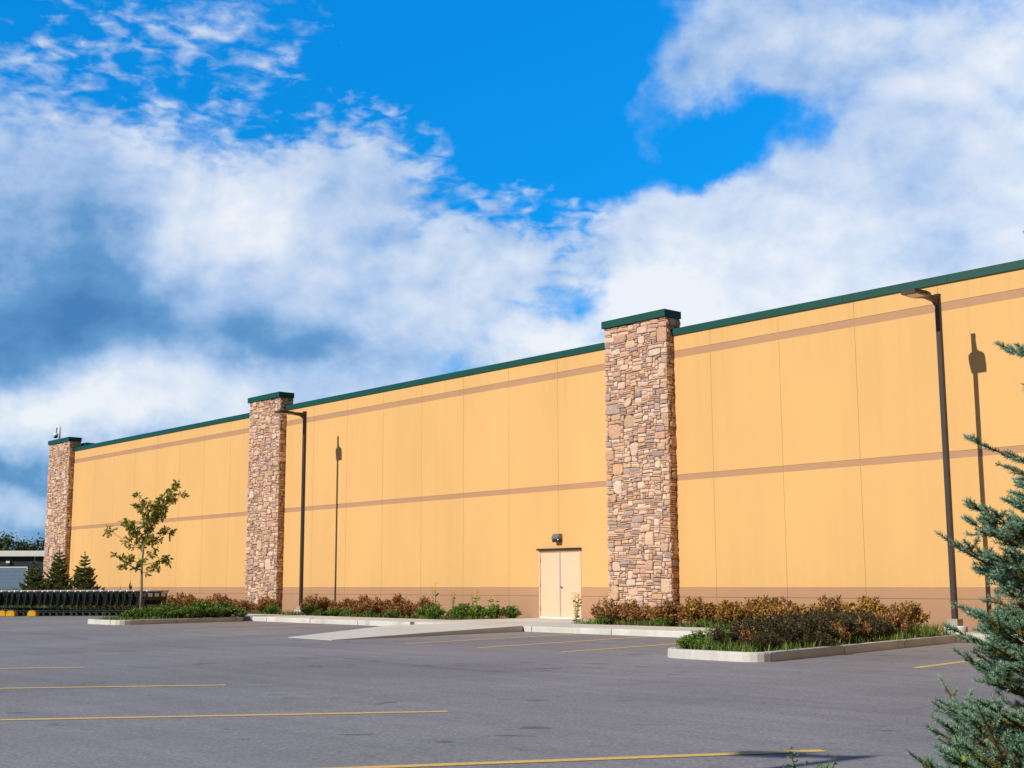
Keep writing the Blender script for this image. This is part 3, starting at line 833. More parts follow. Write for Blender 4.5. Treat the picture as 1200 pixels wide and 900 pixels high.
# ------------------------------------------------------------------ oak sapling
def oak():
    rng = np.random.default_rng(5)
    T = empty('oak_sapling', (-41.45, 19.55, .1)); tag(T, 'young oak sapling with bare lower trunk on the small island', 'tree')
    m = MB()
    # camera-side axis along the picture plane: r = (.657,.754)
    ax = np.array([.657, .754, 0]); dp = np.array([-.754, .657, 0])
    def pt(a, z, d=0): return ax * a + dp * d + np.array([0, 0, z])
    tr = [pt(0, 0), pt(.02, .9), pt(-.01, 1.8), pt(.03, 2.4), pt(.10, 3.0), pt(.16, 3.5)]
    m.tube(tr, [.05, .043, .036, .030, .020, .008], 9)
    limbs = []   # (start, end, clusters)
    def limb(a0, z0, a1, z1, n, d=None, sp=.20):
        a1 *= .84
        d = rng.uniform(-.4, .4) if d is None else d
        p0 = pt(a0, z0); p1 = pt(a1, z1, d); mid = (p0 + p1) / 2 + np.array([0, 0, -.05])
        m.tube([p0, mid, p1], [.016, .011, .004], 5, False); limbs.append((p0, mid, p1, n, sp))
    limb(0, 1.62, -.85, 1.95, 60, .2); limb(0, 1.62, -1.05, 2.15, 36, -.3, .16); limb(0, 1.75, -.60, 2.25, 40, -.1); limb(.0, 1.55, .75, 1.72, 58, -.2); limb(.0, 1.80, .95, 2.10, 62, .2); limb(0, 1.95, .5, 2.35, 46, -.3)
    limb(0, 2.3, -1.45, 3.0, 80, .15, .2); limb(0, 2.45, -.75, 3.40, 95); limb(.02, 2.5, -.35, 2.75, 70, .3); limb(.02, 2.5, .95, 2.95, 95); limb(.03, 2.6, .5, 2.8, 80, -.3)
    limb(.08, 2.9, -.25, 4.15, 120); limb(.08, 2.95, .6, 3.6, 120, .3); limb(.12, 3.2, .95, 4.05, 130); limb(.14, 3.3, 1.35, 4.55, 95, .1, .18); limb(.14, 3.3, 1.65, 4.25, 60, -.1, .15)
    limb(.1, 3.0, .25, 3.9, 90, -.3); limb(.05, 2.7, -.5, 3.2, 80, -.35); limb(.12, 3.2, .75, 3.85, 80, -.3); limb(.05, 2.7, .35, 3.3, 90, .35)
    P, A = [], []
    for p0, mid, p1, n, sp in limbs:
        # twigs carry rosettes of leaves
        nt = max(3, n // 9)
        for _ in range(nt):
            t = rng.beta(2.2, 1.0)
            c = (p0 + (mid - p0) * min(t * 2, 1) + (p1 - mid) * max(t * 2 - 1, 0))
            e = c + rand_unit(1, rng)[0] * sp * rng.uniform(.4, 1.1) * (.35 + .65 * t)
            m.tube([c, (c + e) / 2 + np.array([0, 0, .01]), e], [.004, .003, .002], 4, False)
            k = int(n / nt * 1.15) + 1
            P.append(e + rng.normal(size=(k, 3)) * .035); A.append(rand_unit(k, rng) + (e - c) / (np.linalg.norm(e - c) + 1e-6) * .6 + np.array([0, 0, -.15]))
    P = np.concatenate(P); A = np.concatenate(A); n = len(P)
    A /= np.linalg.norm(A, axis=1)[:, None]
    side = np.cross(A, rand_unit(n, rng)); side /= np.linalg.norm(side, axis=1)[:, None]
    nor = np.cross(A, side)
    L = rng.uniform(.11, .19, n)
    # lobed outline
    out = [(0, .02), (.18, .10), (.26, .06), (.40, .24), (.50, .09), (.66, .30), (.74, .10), (.86, .16), (1, 0)]
    ol = out + [(a, -b) for a, b in out[-2::-1]]
    V = np.stack([P + A * (a * L)[:, None] + side * (b * L)[:, None] + nor * (abs(b) * .35 * L)[:, None] for a, b in ol], 1).reshape(-1, 3)
    k = len(ol); i = np.arange(n)[:, None] * k
    h = len(out)
    F = []
    for j in range(h - 1):
        r0, r1 = j, j + 1; l0, l1 = k - 1 - (j - 0), k - 2 - j
        F.append((r0, r1, (k - 1 - r1) if r1 < h - 1 else h - 1, k - 1 - r0))
    quads = [i + np.array([f]) for f in F[:-1]]
    tri = [i + np.array([[h - 2, h - 1, k - 1 - (h - 2)]])]
    mesh_np('crown', V, [np.concatenate(quads), np.concatenate(tri)], M['oakleaf'], T)
    m.build('trunk', M['bark'], T)
oak()

# ------------------------------------------------------------------ spruces
def needles(segs, rng, nlen, nwid, per_m, mi):
    """segs (a, b) shoot segments -> needle triangles all round"""
    P, D = [], []
    for a, b in segs:
        a = np.array(a); b = np.array(b); L = np.linalg.norm(b - a)
        n = max(3, int(L * per_m)); t = rng.uniform(0, 1, n)
        d = (b - a) / (L + 1e-9)
        perp = np.cross(np.tile(d, (n, 1)), rand_unit(n, rng)); perp /= np.linalg.norm(perp, axis=1)[:, None] + 1e-9
        ang = rng.uniform(.55, .95, n)[:, None] * (1 - .45 * (t[:, None] > .9))
        up = np.array([0, 0, .25])
        P.append(a + (b - a) * t[:, None]); D.append(perp * ang + d * (1.25 - ang) + up)
    P = np.concatenate(P); D = np.concatenate(D); D /= np.linalg.norm(D, axis=1)[:, None]
    n = len(P); s = np.cross(D, rand_unit(n, rng)); s /= np.linalg.norm(s, axis=1)[:, None] + 1e-9
    l = rng.uniform(.7, 1.15, n)[:, None] * nlen
    V = np.stack([P - s * nwid * .5, P + s * nwid * .5, P + D * l * .65 + s * nwid * .45, P + D * l, P + D * l * .65 - s * nwid * .45], 1).reshape(-1, 3)
    F = np.arange(n)[:, None] * 5 + np.array([[0, 1, 2, 3, 4]])
    return V, F, np.full(n, mi)

def spruce(name, loc, H, wbase, whorls, seed, label, nlen=.022, nwid=.0022, per_m=900, mats=('needleblue', 'needleold'), rise=.32, shoot=.11, group=None, sub=True, nbr=7, kr=.245, dens=.075):
    rng = np.random.default_rng(seed)
    T = empty(name, loc); tag(T, label, 'tree', group)
    m = MB(); m.tube([(0, 0, -.05), (.01, 0, H * .35), (-.01, .01, H * .7), (0, 0, H * .98)], [.016 * H + .008, .012 * H + .005, .007 * H, .004], 9)
    new, old = [], []
    def branch(p, d, L, lvl):
        """a branch: wood, side shoots to both sides, and needles"""
        d = np.array(d, dtype=float); d /= np.linalg.norm(d)
        n = max(2, int(L / .06))
        pts = [np.array(p)]
        dd = d.copy()
        for i in range(n):
            dd = dd + np.array([0, 0, .045 if lvl == 0 else .02]) + rng.normal(size=3) * .035; dd /= np.linalg.norm(dd)
            pts.append(pts[-1] + dd * L / n)
        r0 = .004 + .008 * L if lvl == 0 else .0022 + .004 * L
        m.tube(pts, [max(.0014, r0 * (1 - .8 * i / n)) for i in range(n + 1)], 5 if lvl == 0 else 4, False)
        for i in range(n):
            dist_tip = L * (1 - (i + .5) / n)
            if lvl == 0 and L > .25 and dist_tip > L * .82: continue
            (new if dist_tip < shoot else old).append((pts[i], pts[i + 1]))
        if lvl >= (2 if sub else 1) or L < .12: return
        k = max(1, int(L / (dens if lvl == 0 else dens * 1.25)))
        for j in range(k):
            t = (.22 if lvl == 0 else .30) + (.72 if lvl == 0 else .6) * (j + rng.uniform(.2, .8)) / k
            i = min(n - 1, int(t * n)); q = pts[i]
            ax = pts[i + 1] - pts[i]; ax /= np.linalg.norm(ax)
            sd = np.cross(ax, [0, 0, 1]); sd /= np.linalg.norm(sd) + 1e-9
            for s in (-1, 1):
                if rng.random() < .12: continue
                ll = (L * (1 - t) * .62 + .05) * rng.uniform(.7, 1.15)
                branch(q, ax * .75 + sd * s * .75 + np.array([0, 0, rng.uniform(-.15, .22)]), min(ll, .34 * H * .4), lvl + 1)
    for iz, z in enumerate(whorls):
        if isinstance(z, tuple): z, L0, nb = z
        else: L0, nb = (H - z) * kr + .07, (nbr if z < H * .8 else 5)
        a0 = rng.uniform(0, 6.28) if sub is False else 3.86 + .45 * (iz % 2)
        for b in range(nb):
            a = a0 + 2 * math.pi * b / nb + rng.uniform(-.3, .3)
            branch((0, 0, z + rng.uniform(-.04, .04)), (math.cos(a), math.sin(a), rise * rng.uniform(.5, 1.4) + .25 * max(0, z / H - .75)), L0 * rng.uniform(.62 if not sub else .78, 1.2 if not sub else 1.12), 0)
    branch((0, 0, H * .9), (0, 0, 1), H * .12, 1)
    V1, F1, i1 = needles(new, rng, nlen * 1.08, nwid, per_m, 0)
    V2, F2, i2 = needles(old, rng, nlen * .92, nwid, per_m * .8, 1)
    mesh_np('crown', np.concatenate([V1, V2]), [np.concatenate([F1, F2 + len(V1)])], [M[mats[0]], M[mats[1]]], T, np.concatenate([i1, i2]))
    m.build('trunk', M['sprucebark'], T)
    return T
wh = [(.10, 1.0, 8), (.22, .66, 8), (.36, .60, 8), (.50, .54, 8), (.64, .57, 8), (.78, .54, 8), (.92, .46, 7), (1.02, .50, 8), (1.12, .53, 8), (1.22, .43, 7), (1.30, .48, 8), (1.44, .28, 6), (1.62, .38, 6), (1.80, .16, 5), (1.94, .19, 5), (2.10, .22, 5), (2.26, .11, 5), (2.40, .07, 4)]
spruce('blue_spruce', (-2.55, 5.275, .1), 2.72, .7, wh, 23, 'blue spruce with silvery needle tips in the near right corner', nlen=.021, nwid=.0024, per_m=1250, dens=.088, shoot=.062, rise=.34)
for i, (x, y, h, lab) in enumerate(((-63.9, 24.5, 2.45, 'leftmost and shortest of the three dark little spruces behind the carts'), (-63.1, 25.4, 2.95, 'tallest dark little spruce standing before the far left pillar'),
                                    (-61.9, 26.2, 2.70, 'rightmost of the three dark little spruces standing before the ochre wall'))):
    spruce('spruce_tree', (x, y, .1), h, 1, [z_ + random.uniform(-.05, .05) for z_ in np.linspace(.14, h - .3, 14)], 83 + i, lab, .060, .014, 300, ('needledark', 'needledark'), .30, .2, 'little spruces behind the carts', False, 8, .42, .16)

# weeds close to the camera
def near_weed(loc, h, seed, lab, spread=.25, n=90, nst=6, ls=1.0):
    rng = np.random.default_rng(seed)
    w = empty('leafy_weed', loc); tag(w, lab, 'weed')
    m = MB(); P, A = [], []
    for s in range(nst):
        a = rng.uniform(0, 6.28); tp = np.array([spread * math.cos(a) * rng.uniform(.3, 1), spread * math.sin(a) * rng.uniform(.3, 1), h * rng.uniform(.7, 1)])
        md = tp * np.array([.35, .35, .55]); m.tube([(0, 0, 0), md, tp], [.006, .004, .002], 5, False)
        t = rng.uniform(.15, 1, n // nst)[:, None]
        P.append(np.where(t < .5, md * t * 2, md + (tp - md) * (t * 2 - 1)) + rng.normal(size=(n // nst, 3)) * .008); q = rand_unit(n // nst, rng); q[:, 2] = np.abs(q[:, 2]) * .6; A.append(q)
    P = np.concatenate(P); A = np.concatenate(A); l = rng.uniform(.02, .05, len(P)) * ls
    V, F = leaves(P, A, l, l * .5, rng); mesh_np('foliage', V, [F], M['greenleaf'], w); m.build('stems', M['greenleaf'], w)
near_weed((-3.62, 4.9, .1), .44, 91, 'sprawling small leaved weed reaching over the nearest parking line', .17, 420, 9, .6)
near_weed((-2.72, 4.75, .1), .60, 92, 'bright green leafy weed at the foot of the blue spruce', .14, 160, 8)

# ------------------------------------------------------------------ shopping carts
def cart():
    T = empty('shopping_cart')
    # local: +x forward, z up, length ~.95, width .56
    m = MB()
    w0, w1 = .29, .23
    # basket frame: rear top (0,z.98) to front top (.88,.90), bottom rear (.04,.52) to front (.80,.62)
    def rail(a, b, r=.006): m.tube([a, b], r, 5, False)
    for s in (-1, 1):
        rear_t, front_t = Vector((0, s * w0, .97)), Vector((.90, s * w1, .86)); rear_b, front_b = Vector((.06, s * w0 * .9, .44)), Vector((.80, s * w1 * .9, .54))
        for k in range(9):
            t = k / 8; rail(rear_t.lerp(rear_b, t), front_t.lerp(front_b, t), .010 if 0 < k < 8 else .012)
        for k in range(19):
            t = k / 18; rail(rear_t.lerp(front_t, t), rear_b.lerp(front_b, t), .008)
    for k in range(11):
        t = k / 10; rail((.06 + .74 * t, -w0 * .9 + (w0 - w1) * .9 * t, .44 + .10 * t), (.06 + .74 * t, w0 * .9 - (w0 - w1) * .9 * t, .44 + .10 * t), .012)
    for k in range(8):
        t = k / 7; y = (2 * t - 1) * w1
        rail((.90, y, .86), (.80, y * .9, .60), .0035)
    rail((.90, -w1, .86), (.90, w1, .86), .008)
    m.build('basket', M['cartmetal'], T)
    m = MB()
    for k in range(9):
        y = (2 * k / 8 - 1) * w0 * .96
        m.tube([(.0, y, .95), (.07, y * .93, .52)], .004, 4, False)
    m.box(-.012, .0, -w0 * .9, w0 * .9, .62, .88)
    seat = m.build('child_seat_flap', M['cartmetal'], T)
    m = MB(); m.box(-.022, -.013, -.13, .13, .76, .90); m.build('label_card', M['label'], seat)
    m = MB()
    for s in (-1, 1):
        m.tube([(-.06, s * w0, 1.0), (.0, s * w0, .93), (.07, s * w0 * .93, .50), (.16, s * w0 * .93, .40), (.02, s * .28, .17), (.10, s * .28, .13), (.78, s * .20, .17)], .013, 7, False)
        m.tube([(.78, s * .20, .17), (.84, s * .20, .19)], .013, 7)
    m.tube([(.84, -.2, .19), (.84, .2, .19)], .012, 6, False)
    for k in range(7):
        y = (2 * k / 6 - 1) * .22
        m.tube([(.06, y, .20), (.78, y * .85, .22)], .010, 5, False)
    m.build('frame', M['carttube'], T)
    m = MB(); m.tube([(-.075, -w0 - .015, 1.005), (-.075, w0 + .015, 1.005)], .030, 10); m.build('handle', M['carthandle'], T)
    for x, y in ((.08, -.28), (.08, .28), (.80, -.2), (.80, .2)):
        m = MB(); m.lathe([(.02, -.016), (.058, -.016), (.064, -.010), (.064, .010), (.058, .016), (.02, .016)], 16, (x, y, .064), 'Y')
        m.box(x - .012, x + .012, y - .022, y - .018, .05, .15); m.box(x - .012, x + .012, y + .018, y + .022, .05, .15)
        m.build('wheel', M['tyre'], T)
    return T
c0 = cart()
RV = Vector((.657, .754, 0)); ang = math.atan2(-RV.y, -RV.x)
start = Vector((-55.6, 18.0, 0))
gap = .27
for i in range(93):
    r_, i_ = divmod(i, 31)
    p = start + RV * (gap * i_ + (0.06 * (i_ % 5 == 4)) + .09 * r_) + Vector((-.754, .657, 0)) * (.66 * r_)
    if i == 0: c = c0; c.location = p; c.rotation_euler = (0, 0, ang + rad(-24))
    else: c = copy_tree(c0, p, ang + rad(-24 + random.uniform(-1.2, 1.2)))
    tag(c, ('dark wire shopping cart nested in the front row left of the small island', 'dark wire shopping cart in the rows hidden behind the front cart row')[min(r_, 1)], 'shopping cart', ('shopping carts nested in the front row', 'shopping carts nested in the rows behind')[min(r_, 1)])

def yblock(p, rz, lab):
    T = empty('wheel_stop_block', p, rz); tag(T, lab, 'wheel stop block', 'yellow blocks before the carts')
    m = MB(); pts = [(-.18, 0), (-.18, .13), (-.12, .23), (.12, .23), (.18, .13), (.18, 0)]
    a = [m.bm.verts.new((x, -.14, z)) for x, z in pts]; b = [m.bm.verts.new((x, .14, z)) for x, z in pts]
    m.bm.faces.new(a); m.bm.faces.new(b[::-1])
    for i in range(6): m.bm.faces.new((a[i], a[(i + 1) % 6], b[(i + 1) % 6], b[i]))
    bmesh.ops.bevel(m.bm, geom=list(m.bm.edges), offset=.02, segments=2, affect='EDGES')
    m.build('block', M['yellow'], T)
    m = MB(); m.box(-.05, .05, -.146, -.139, .06, .10); m.build('slot', M['tyre'], T)
for d, lab in ((.2, 'leftmost yellow block on the asphalt before the carts'), (.55, 'second yellow block from the left before the carts'), (.92, 'third yellow block from the left before the carts'), (1.78, 'yellow block standing apart to the right before the carts')):
    p = Vector((-54.0, 18.95, 0)) + RV * d; yblock(tuple(p), ang, lab)

# ------------------------------------------------------------------ far warehouse, car, far trees
fx = Vector((.60, .80, 0)); fn = Vector((.80, -.60, 0))
WH = empty('warehouse', (-178, 62, 0), math.atan2(fx.y, fx.x)); tag(WH, 'low navy warehouse with white roof edge and pale blue door at far left', 'warehouse')
# local x along facade, local y = into the building (fx rotated +90 = (-.933,.36))
m = MB(); m.box(-40, 40, 0, 30, 0, 5.0); m.build('wall', M['navy'], WH)
m = MB(); m.box(-40.6, 40.6, -.6, 30.6, 5.0, 5.75, bevel=.05); m.build('roof', M['white'], WH)
for x0 in (-12.2, -6.0, .2):
    m = MB(); 
    for k in range(7): m.box(x0, x0 + 4.9, -.06, .02, .05 + .49 * k, .05 + .49 * k + .475)
    gd = m.build('garage_door', M['garage'], WH)
    m = MB(); m.box(x0 - .15, x0 - .002, -.09, .0, 0, 3.6); m.box(x0 + 4.902, x0 + 5.05, -.09, .0, 0, 3.6); m.box(x0 - .15, x0 + 5.05, -.09, 0, 3.5, 3.65); m.build('door_frame', M['white'], gd)
    m = MB(); m.box(x0 + 2.2, x0 + 2.7, -.3, -.01, 4.1, 4.4, bevel=.03); m.build('wall_lamp', M['white'], WH)

car = empty('parked_car', (-158.5, 53.5, 0), math.atan2(fx.y, fx.x)); tag(car, 'black parked car in front of the far navy warehouse', 'car')
prof = [(-2.2, .35), (-2.25, .75), (-1.5, .92), (-1.0, .98), (-.35, 1.42), (1.0, 1.45), (1.8, 1.02), (2.2, .95), (2.28, .4)]
m = MB()
rings = []
for y, k in ((-.88, .93), (-.80, 1), (.80, 1), (.88, .93)):
    rings.append([m.bm.verts.new((x * (k if k < 1 else 1), y, .35 + (z - .35) * (k if z > 1 else 1))) for x, z in prof])
for a, b in zip(rings, rings[1:]):
    for i in range(len(prof)): m.bm.faces.new((a[i], a[(i + 1) % len(prof)], b[(i + 1) % len(prof)], b[i]))
m.bm.faces.new(rings[0]); m.bm.faces.new(rings[-1][::-1]); m.build('body', M['carpaint'], car)
m = MB()
for y in (-.885, .885):
    m.face([(-.85, y, 1.0), (-.35, y * .99, 1.33), (.9, y * .99, 1.34), (1.5, y, 1.03)])
m.build('side_windows', M['glass'], car)
for x in (-1.4, 1.4):
    for y in (-.82, .82):
        m = MB(); m.lathe([(.1, -.1), (.3, -.1), (.33, -.06), (.33, .06), (.3, .1), (.1, .1)], 16, (x, y, .33), 'Y'); wv = m.build('wheel', M['tyre'], car)
        m = MB(); m.lathe([(.001, -.105), (.2, -.105), (.2, .105), (.001, .105)], 12, (x, y, .33), 'Y'); m.build('rim', M['steel'], wv)
for y in (-.6, .6):
    m = MB(); m.box(2.2, 2.29, y - .15, y + .15, .68, .82, bevel=.02); m.build('headlight', M['steel'], car)

def far_tree(loc, h, w, seed, mt, lab):
    rng = np.random.default_rng(seed)
    T = empty('tree', loc); tag(T, lab, 'tree', 'trees beyond the warehouse')
    m = MB(); m.tube([(0, 0, 0), (.1, 0, h * .35), (0, .1, h * .7)], [.25, .18, .06], 7, False)
    P = []
    for _ in range(26):
        a = rng.uniform(0, 6.28); z = rng.uniform(.35, .95); r = w * .5 * math.sqrt(max(.05, 1 - ((z - .6) / .42) ** 2)) * rng.uniform(.3, 1)
        c = np.array([r * math.cos(a), r * math.sin(a), z * h])
        m.tube([(0, 0, h * max(.25, z - .3)), c], [.06, .02], 4, False)
        P.append(c + rng.normal(size=(90, 3)) * np.array([w * .11, w * .11, h * .06]))
    P = np.concatenate(P); n = len(P); l = rng.uniform(.35, .7, n)
    V, F = leaves(P, rand_unit(n, rng), l, l * .7, rng); mesh_np('crown', V, [F], M[mt], T); m.build('trunk', M['bark'], T)
dirs = lambda px, D: (-.7535 * D + .6574 * (px - 600) / 1515 * D, .6574 * D + .7535 * (px - 600) / 1515 * D, 0)
for i, (x, y, h, w, mt, lab) in enumerate((
        (-236, 86, 9.8, 7, 'fartree', 'tallest dark green tree rising over the far warehouse roof'), (-238.5, 91, 9.3, 6, 'fartree', 'dark green tree beside the tallest one over the far warehouse roof'),
        (-235, 79, 7.2, 7, 'farred', 'reddish autumn tree at the far left edge over the warehouse'), (-233, 93, 6.9, 6, 'farred', 'reddish tree just right of the dark green pair over the warehouse'),
        (-238, 100, 6.9, 8, 'fartree', 'low green tree over the warehouse roof left of the far pillar'), (-236, 106, 7.0, 7, 'farred', 'rust coloured tree touching the far left pillar above the warehouse roof'))):
    far_tree((x, y, 0), h, w, 100 + i, mt, lab)
for i, (x, y, h) in enumerate(((-229, 78.6, 12.6), (-231, 81.6, 11.4))):
    T = empty('utility_pole', (x, y, 0)); tag(T, ('taller thin utility pole' if i == 0 else 'shorter thin utility pole') + ' rising behind the far warehouse', 'pole', 'utility poles behind the warehouse')
    m = MB(); m.tube([(0, 0, 0), (0, 0, h)], [.07, .04], 8); m.build('pole', M['bark'], T)
    m = MB(); m.box(-.03, .03, -.35, .35, h - .5, h - .42); m.build('crossarm', M['bark'], T)
tag(grass([(-150, 30), (-120, 30), (-100, 48), (-100, 70), (-140, 70)], 16000, 12, .5, 1.3, 0), 'rough grass strip between the carts and the far warehouse', 'grass')

# ------------------------------------------------------------------ sky, sun
SE = math.asin(-SUN.z); SR = math.atan2(-SUN.x, -SUN.y)
W = bpy.data.worlds.new('World'); S.world = W
t = NT.__new__(NT); W.use_nodes = True; t.t = W.node_tree; t.n = t.t.nodes; t.l = t.t.links; t.p = None
bg = t.n['Background']
sky = t.n.new('ShaderNodeTexSky'); sky.sky_type = 'NISHITA'; sky.sun_disc = False
sky.sun_elevation = SE; sky.sun_rotation = SR; sky.air_density = 1.0; sky.dust_density = .3; sky.ozone_density = 3.0
STR = .10
TINT = (.03, 1.42, 2.35)
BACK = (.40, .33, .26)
#SKYBEGIN
CLOUD = [(-17.64, 14.17, 12.27, 5.99, 0, 0.8),
    (-21.27, 17.02, 6.74, 2.91, 0, 0.28),
    (-12.39, 14.49, 5.67, 4.7, 0, 0.5),
    (-6.77, 17.84, 4.09, 2.9, -25, 0.62),
    (-14.39, 23.61, 4.97, 1.53, -15, 0.36),
    (-21.17, 21.32, 3.9, 1.5, 0, 0.26),
    (-10.16, 22.89, 2.72, 1.05, -30, 0.4),
    (-16.15, 21.37, 8.34, 2.4, 0, 0.02),
    (-10.47, 20.03, 6.21, 2.13, 0, 0.12),
    (-10.04, 18.25, 5.02, 1.8, 10, 0.16),
    (-2.28, 15.89, 7.4, 3.14, 12, 0.42),
    (-2.46, 12.71, 4.25, 2.25, 0, 0.6),
    (2.77, 14.38, 6.53, 2.61, -10, 0.4),
    (-16.69, 8.44, 10.63, 3.26, 0, 0.8),
    (-20.75, 7.19, 9.12, 7.05, 0, 0.8),
    (-20.85, 2.61, 11.54, 3.86, 0, 1.2),
    (-10.2, 9.02, 9.85, 3.34, 0, 0.55),
    (2.16, 10.62, 3.83, 1.36, -10, 0.95),
    (-6.49, 12.09, 5.76, 2.98, 0, 0.38),
    (18.4, 19.65, 10.87, 10.84, 0, 1.0),
    (9.96, 23.19, 4.57, 2.93, 0, 0.65),
    (7.58, 21.74, 2.33, 1.94, 0, 0.45),
    (15.23, 13.87, 8.93, 5.01, 0, 0.8),
    (10.82, 14.49, 4.79, 3.65, 0, 0.65),
    (6.78, 12.42, 2.84, 1.42, 0, 0.9),
    (6.55, 19.27, 2.13, 1.45, 30, 0.42),
    (8.6, 16.44, 4.52, 1.83, -20, 0.3),
    (1.05, 17.56, 1.96, 0.81, 0, 0.4),
    (4.73, 15.46, 3.46, 1.85, 0, 0.24),
    (10.98, 19.22, 3.56, 2.21, 18, -0.95),
    (3.64, 21.35, 5.86, 4.92, 0, -0.5),
    (9.04, 18.43, 2.29, 1.3, 0, -0.4),
    (-18.61, 12.13, 1.4, 0.71, 0, 0.2),
    (-3.09, 22.45, 7.94, 3.16, 0, -0.28),
    (1.59, 12.14, 3.46, 1.13, 0, -0.25),
    (-0.32, 18.49, 3.53, 1.46, 0, -0.15),
    (0.06, 16.27, 5.06, 1.85, 10, -0.24),
    (-1.5, 14.03, 8.89, 4.09, 0, 0.16),
    (-4.98, 13.99, 2.71, 1.49, 0, -0.25),
    (-11.6, 19.61, 3.45, 1.42, 0, -0.15)]
SHADE = [(-21.25, 10.35, 9.53, 4.56, 0, 0.34),
    (-17.52, 11.3, 10.27, 3.94, -10, 0.2),
    (-12.42, 9.51, 7.11, 1.84, -8, 0.18),
    (-21.42, 13.51, 6.3, 3.13, 0, 0.12),
    (-21.27, 4.35, 7.92, 2.11, 0, 0.36),
    (-15.82, 4.11, 5.37, 1.45, 0, 0.3),
    (-20.49, 1.99, 7.57, 1.05, 0, 0.3),
    (-7.99, 11.12, 6.5, 2.61, 10, 0.16),
    (-20.23, 16.78, 6.45, 2.76, 0, 0.06),
    (-6.58, 18.39, 5.47, 2.54, 0, 0.06),
    (-14.35, 22.58, 9.27, 2.73, 0, 0.04),
    (14.8, 20.71, 6.79, 5.8, 0, 0.08),
    (19.16, 14.11, 5.04, 2.47, 0, 0.1),
    (10.31, 22.12, 4.91, 3.12, 0, 0.08),
    (2.0, 14.39, 7.3, 3.71, 0, 0.08),
    (15.39, 17.46, 7.68, 1.77, 10, 0.06),
    (-17.69, 15.23, 3.24, 4.22, 0, 0.08),
    (-12.95, 14.82, 3.94, 3.79, 0, -0.34),
    (10.41, 13.4, 8.68, 3.49, 0, -0.34),
    (22.1, 17.15, 3.29, 6.05, 0, -0.25),
    (-15.28, 8.49, 5.46, 1.68, 0, -0.55),
    (-6.67, 11.64, 4.21, 1.5, 0, -0.24),
    (-2.66, 12.9, 3.09, 1.5, 0, -0.14),
    (-20.4, 6.85, 3.42, 1.63, 0, -0.44),
    (6.21, 12.36, 3.04, 1.5, 0, -0.3),
    (-17.69, 7.32, 4.25, 1.44, 0, -0.2),
    (-20.89, 3.31, 3.02, 0.84, 0, -0.3),
    (1.96, 10.63, 3.06, 0.98, 0, -0.25),
    (17.82, 22.13, 4.22, 3.02, 0, -0.08)]
RIPPLE = [(-1.5, 15.9, 7.01, 3.5, 8, 1.0),
    (-11.7, 22.79, 10.19, 3.43, 0, 0.75),
    (-20.5, 21.92, 5.41, 2.98, 0, 0.8),
    (-5.83, 20.59, 6.7, 2.85, 0, 0.55),
    (-13.1, 19.15, 8.45, 2.12, 0, 0.5),
    (3.17, 15.12, 5.77, 2.96, 0, 0.4)]
# cloud banks as soft patches at fixed compass directions (degrees of azimuth from north-west and of elevation),
# broken up by fractal noise
tc = t.new('ShaderNodeTexCoord')
D = t.vmath('NORMALIZE', tc.outputs['Generated'])
da = t.vmath('DOT_PRODUCT', D, (.657, .754, 0), 1); db = t.vmath('DOT_PRODUCT', D, (-.754, .657, 0), 1)
sz = t.new('ShaderNodeSeparateXYZ'); t.link(D, sz.inputs[0])
AZ = t.math('MULTIPLY', t.math('ARCTAN2', da, db), 180 / math.pi)
EL = t.math('MULTIPLY', t.math('ARCSINE', sz.outputs[2]), 180 / math.pi)
cx = t.new('ShaderNodeCombineXYZ'); t.link(AZ, cx.inputs[0]); t.link(EL, cx.inputs[1])
AE = cx.outputs[0]
wn = t.new('ShaderNodeTexNoise'); wn.inputs['Scale'].default_value = .16; wn.inputs['Detail'].default_value = 5; wn.inputs['Roughness'].default_value = .6; t.link(AE, wn.inputs['Vector'])
off = t.vmath('MULTIPLY', t.vmath('SUBTRACT', wn.outputs['Color'], (.5, .5, .5)), (6.5, 5.0, 0))
AEW = t.vmath('ADD', AE, off)
def patches(L, vec):
    acc = None
    for a, e, ra, re, rot, w in L:
        mp = t.new('ShaderNodeMapping'); mp.vector_type = 'TEXTURE'
        mp.inputs['Location'].default_value = (a, e, 0); mp.inputs['Rotation'].default_value = (0, 0, -rad(rot)); mp.inputs['Scale'].default_value = (ra * 1.6, re * 1.6, 1)
        t.link(vec, mp.inputs[0])
        ln = t.vmath('LENGTH', mp.outputs[0], None, 1)
        mr = t.new('ShaderNodeMapRange'); mr.interpolation_type = 'SMOOTHSTEP'
        mr.inputs['From Min'].default_value = 1.0; mr.inputs['From Max'].default_value = 0.0
        mr.inputs['To Min'].default_value = 0.0; mr.inputs['To Max'].default_value = w
        t.link(ln, mr.inputs['Value'])
        acc = mr.outputs[0] if acc is None else t.math('ADD', acc, mr.outputs[0])
    return acc
dens = patches(CLOUD, AEW)
sh = patches(SHADE, AEW)
rp = patches(RIPPLE, AE)
nl = t.noise(t.scaled(AE, (.10, .15, 1)), 1.0, 3, .5)
n1 = t.noise(t.scaled(AE, (.21, .27, 1)), 1.0, 8, .54, .15)
n1b = t.noise(t.scaled(t.vmath('ADD', AE, (-.7, 1.1, 0)), (.21, .27, 1)), 1.0, 5, .5, .15)
n2 = t.noise(t.scaled(AE, (.8, 1.1, 1)), 1.0, 6, .55, .3)
n3 = t.noise(t.scaled(AE, (.85, 1.9, 1)), 1.0, 5, .5, .4)
d = t.math('ADD', dens, t.math('MULTIPLY', t.math('SUBTRACT', n1, .5), 1.25))
d = t.math('ADD', d, t.math('MULTIPLY', t.math('SUBTRACT', n2, .5), .40))
d = t.math('ADD', d, t.math('MULTIPLY', rp, t.math('MULTIPLY', t.math('SUBTRACT', n3, .47), 1.7)))
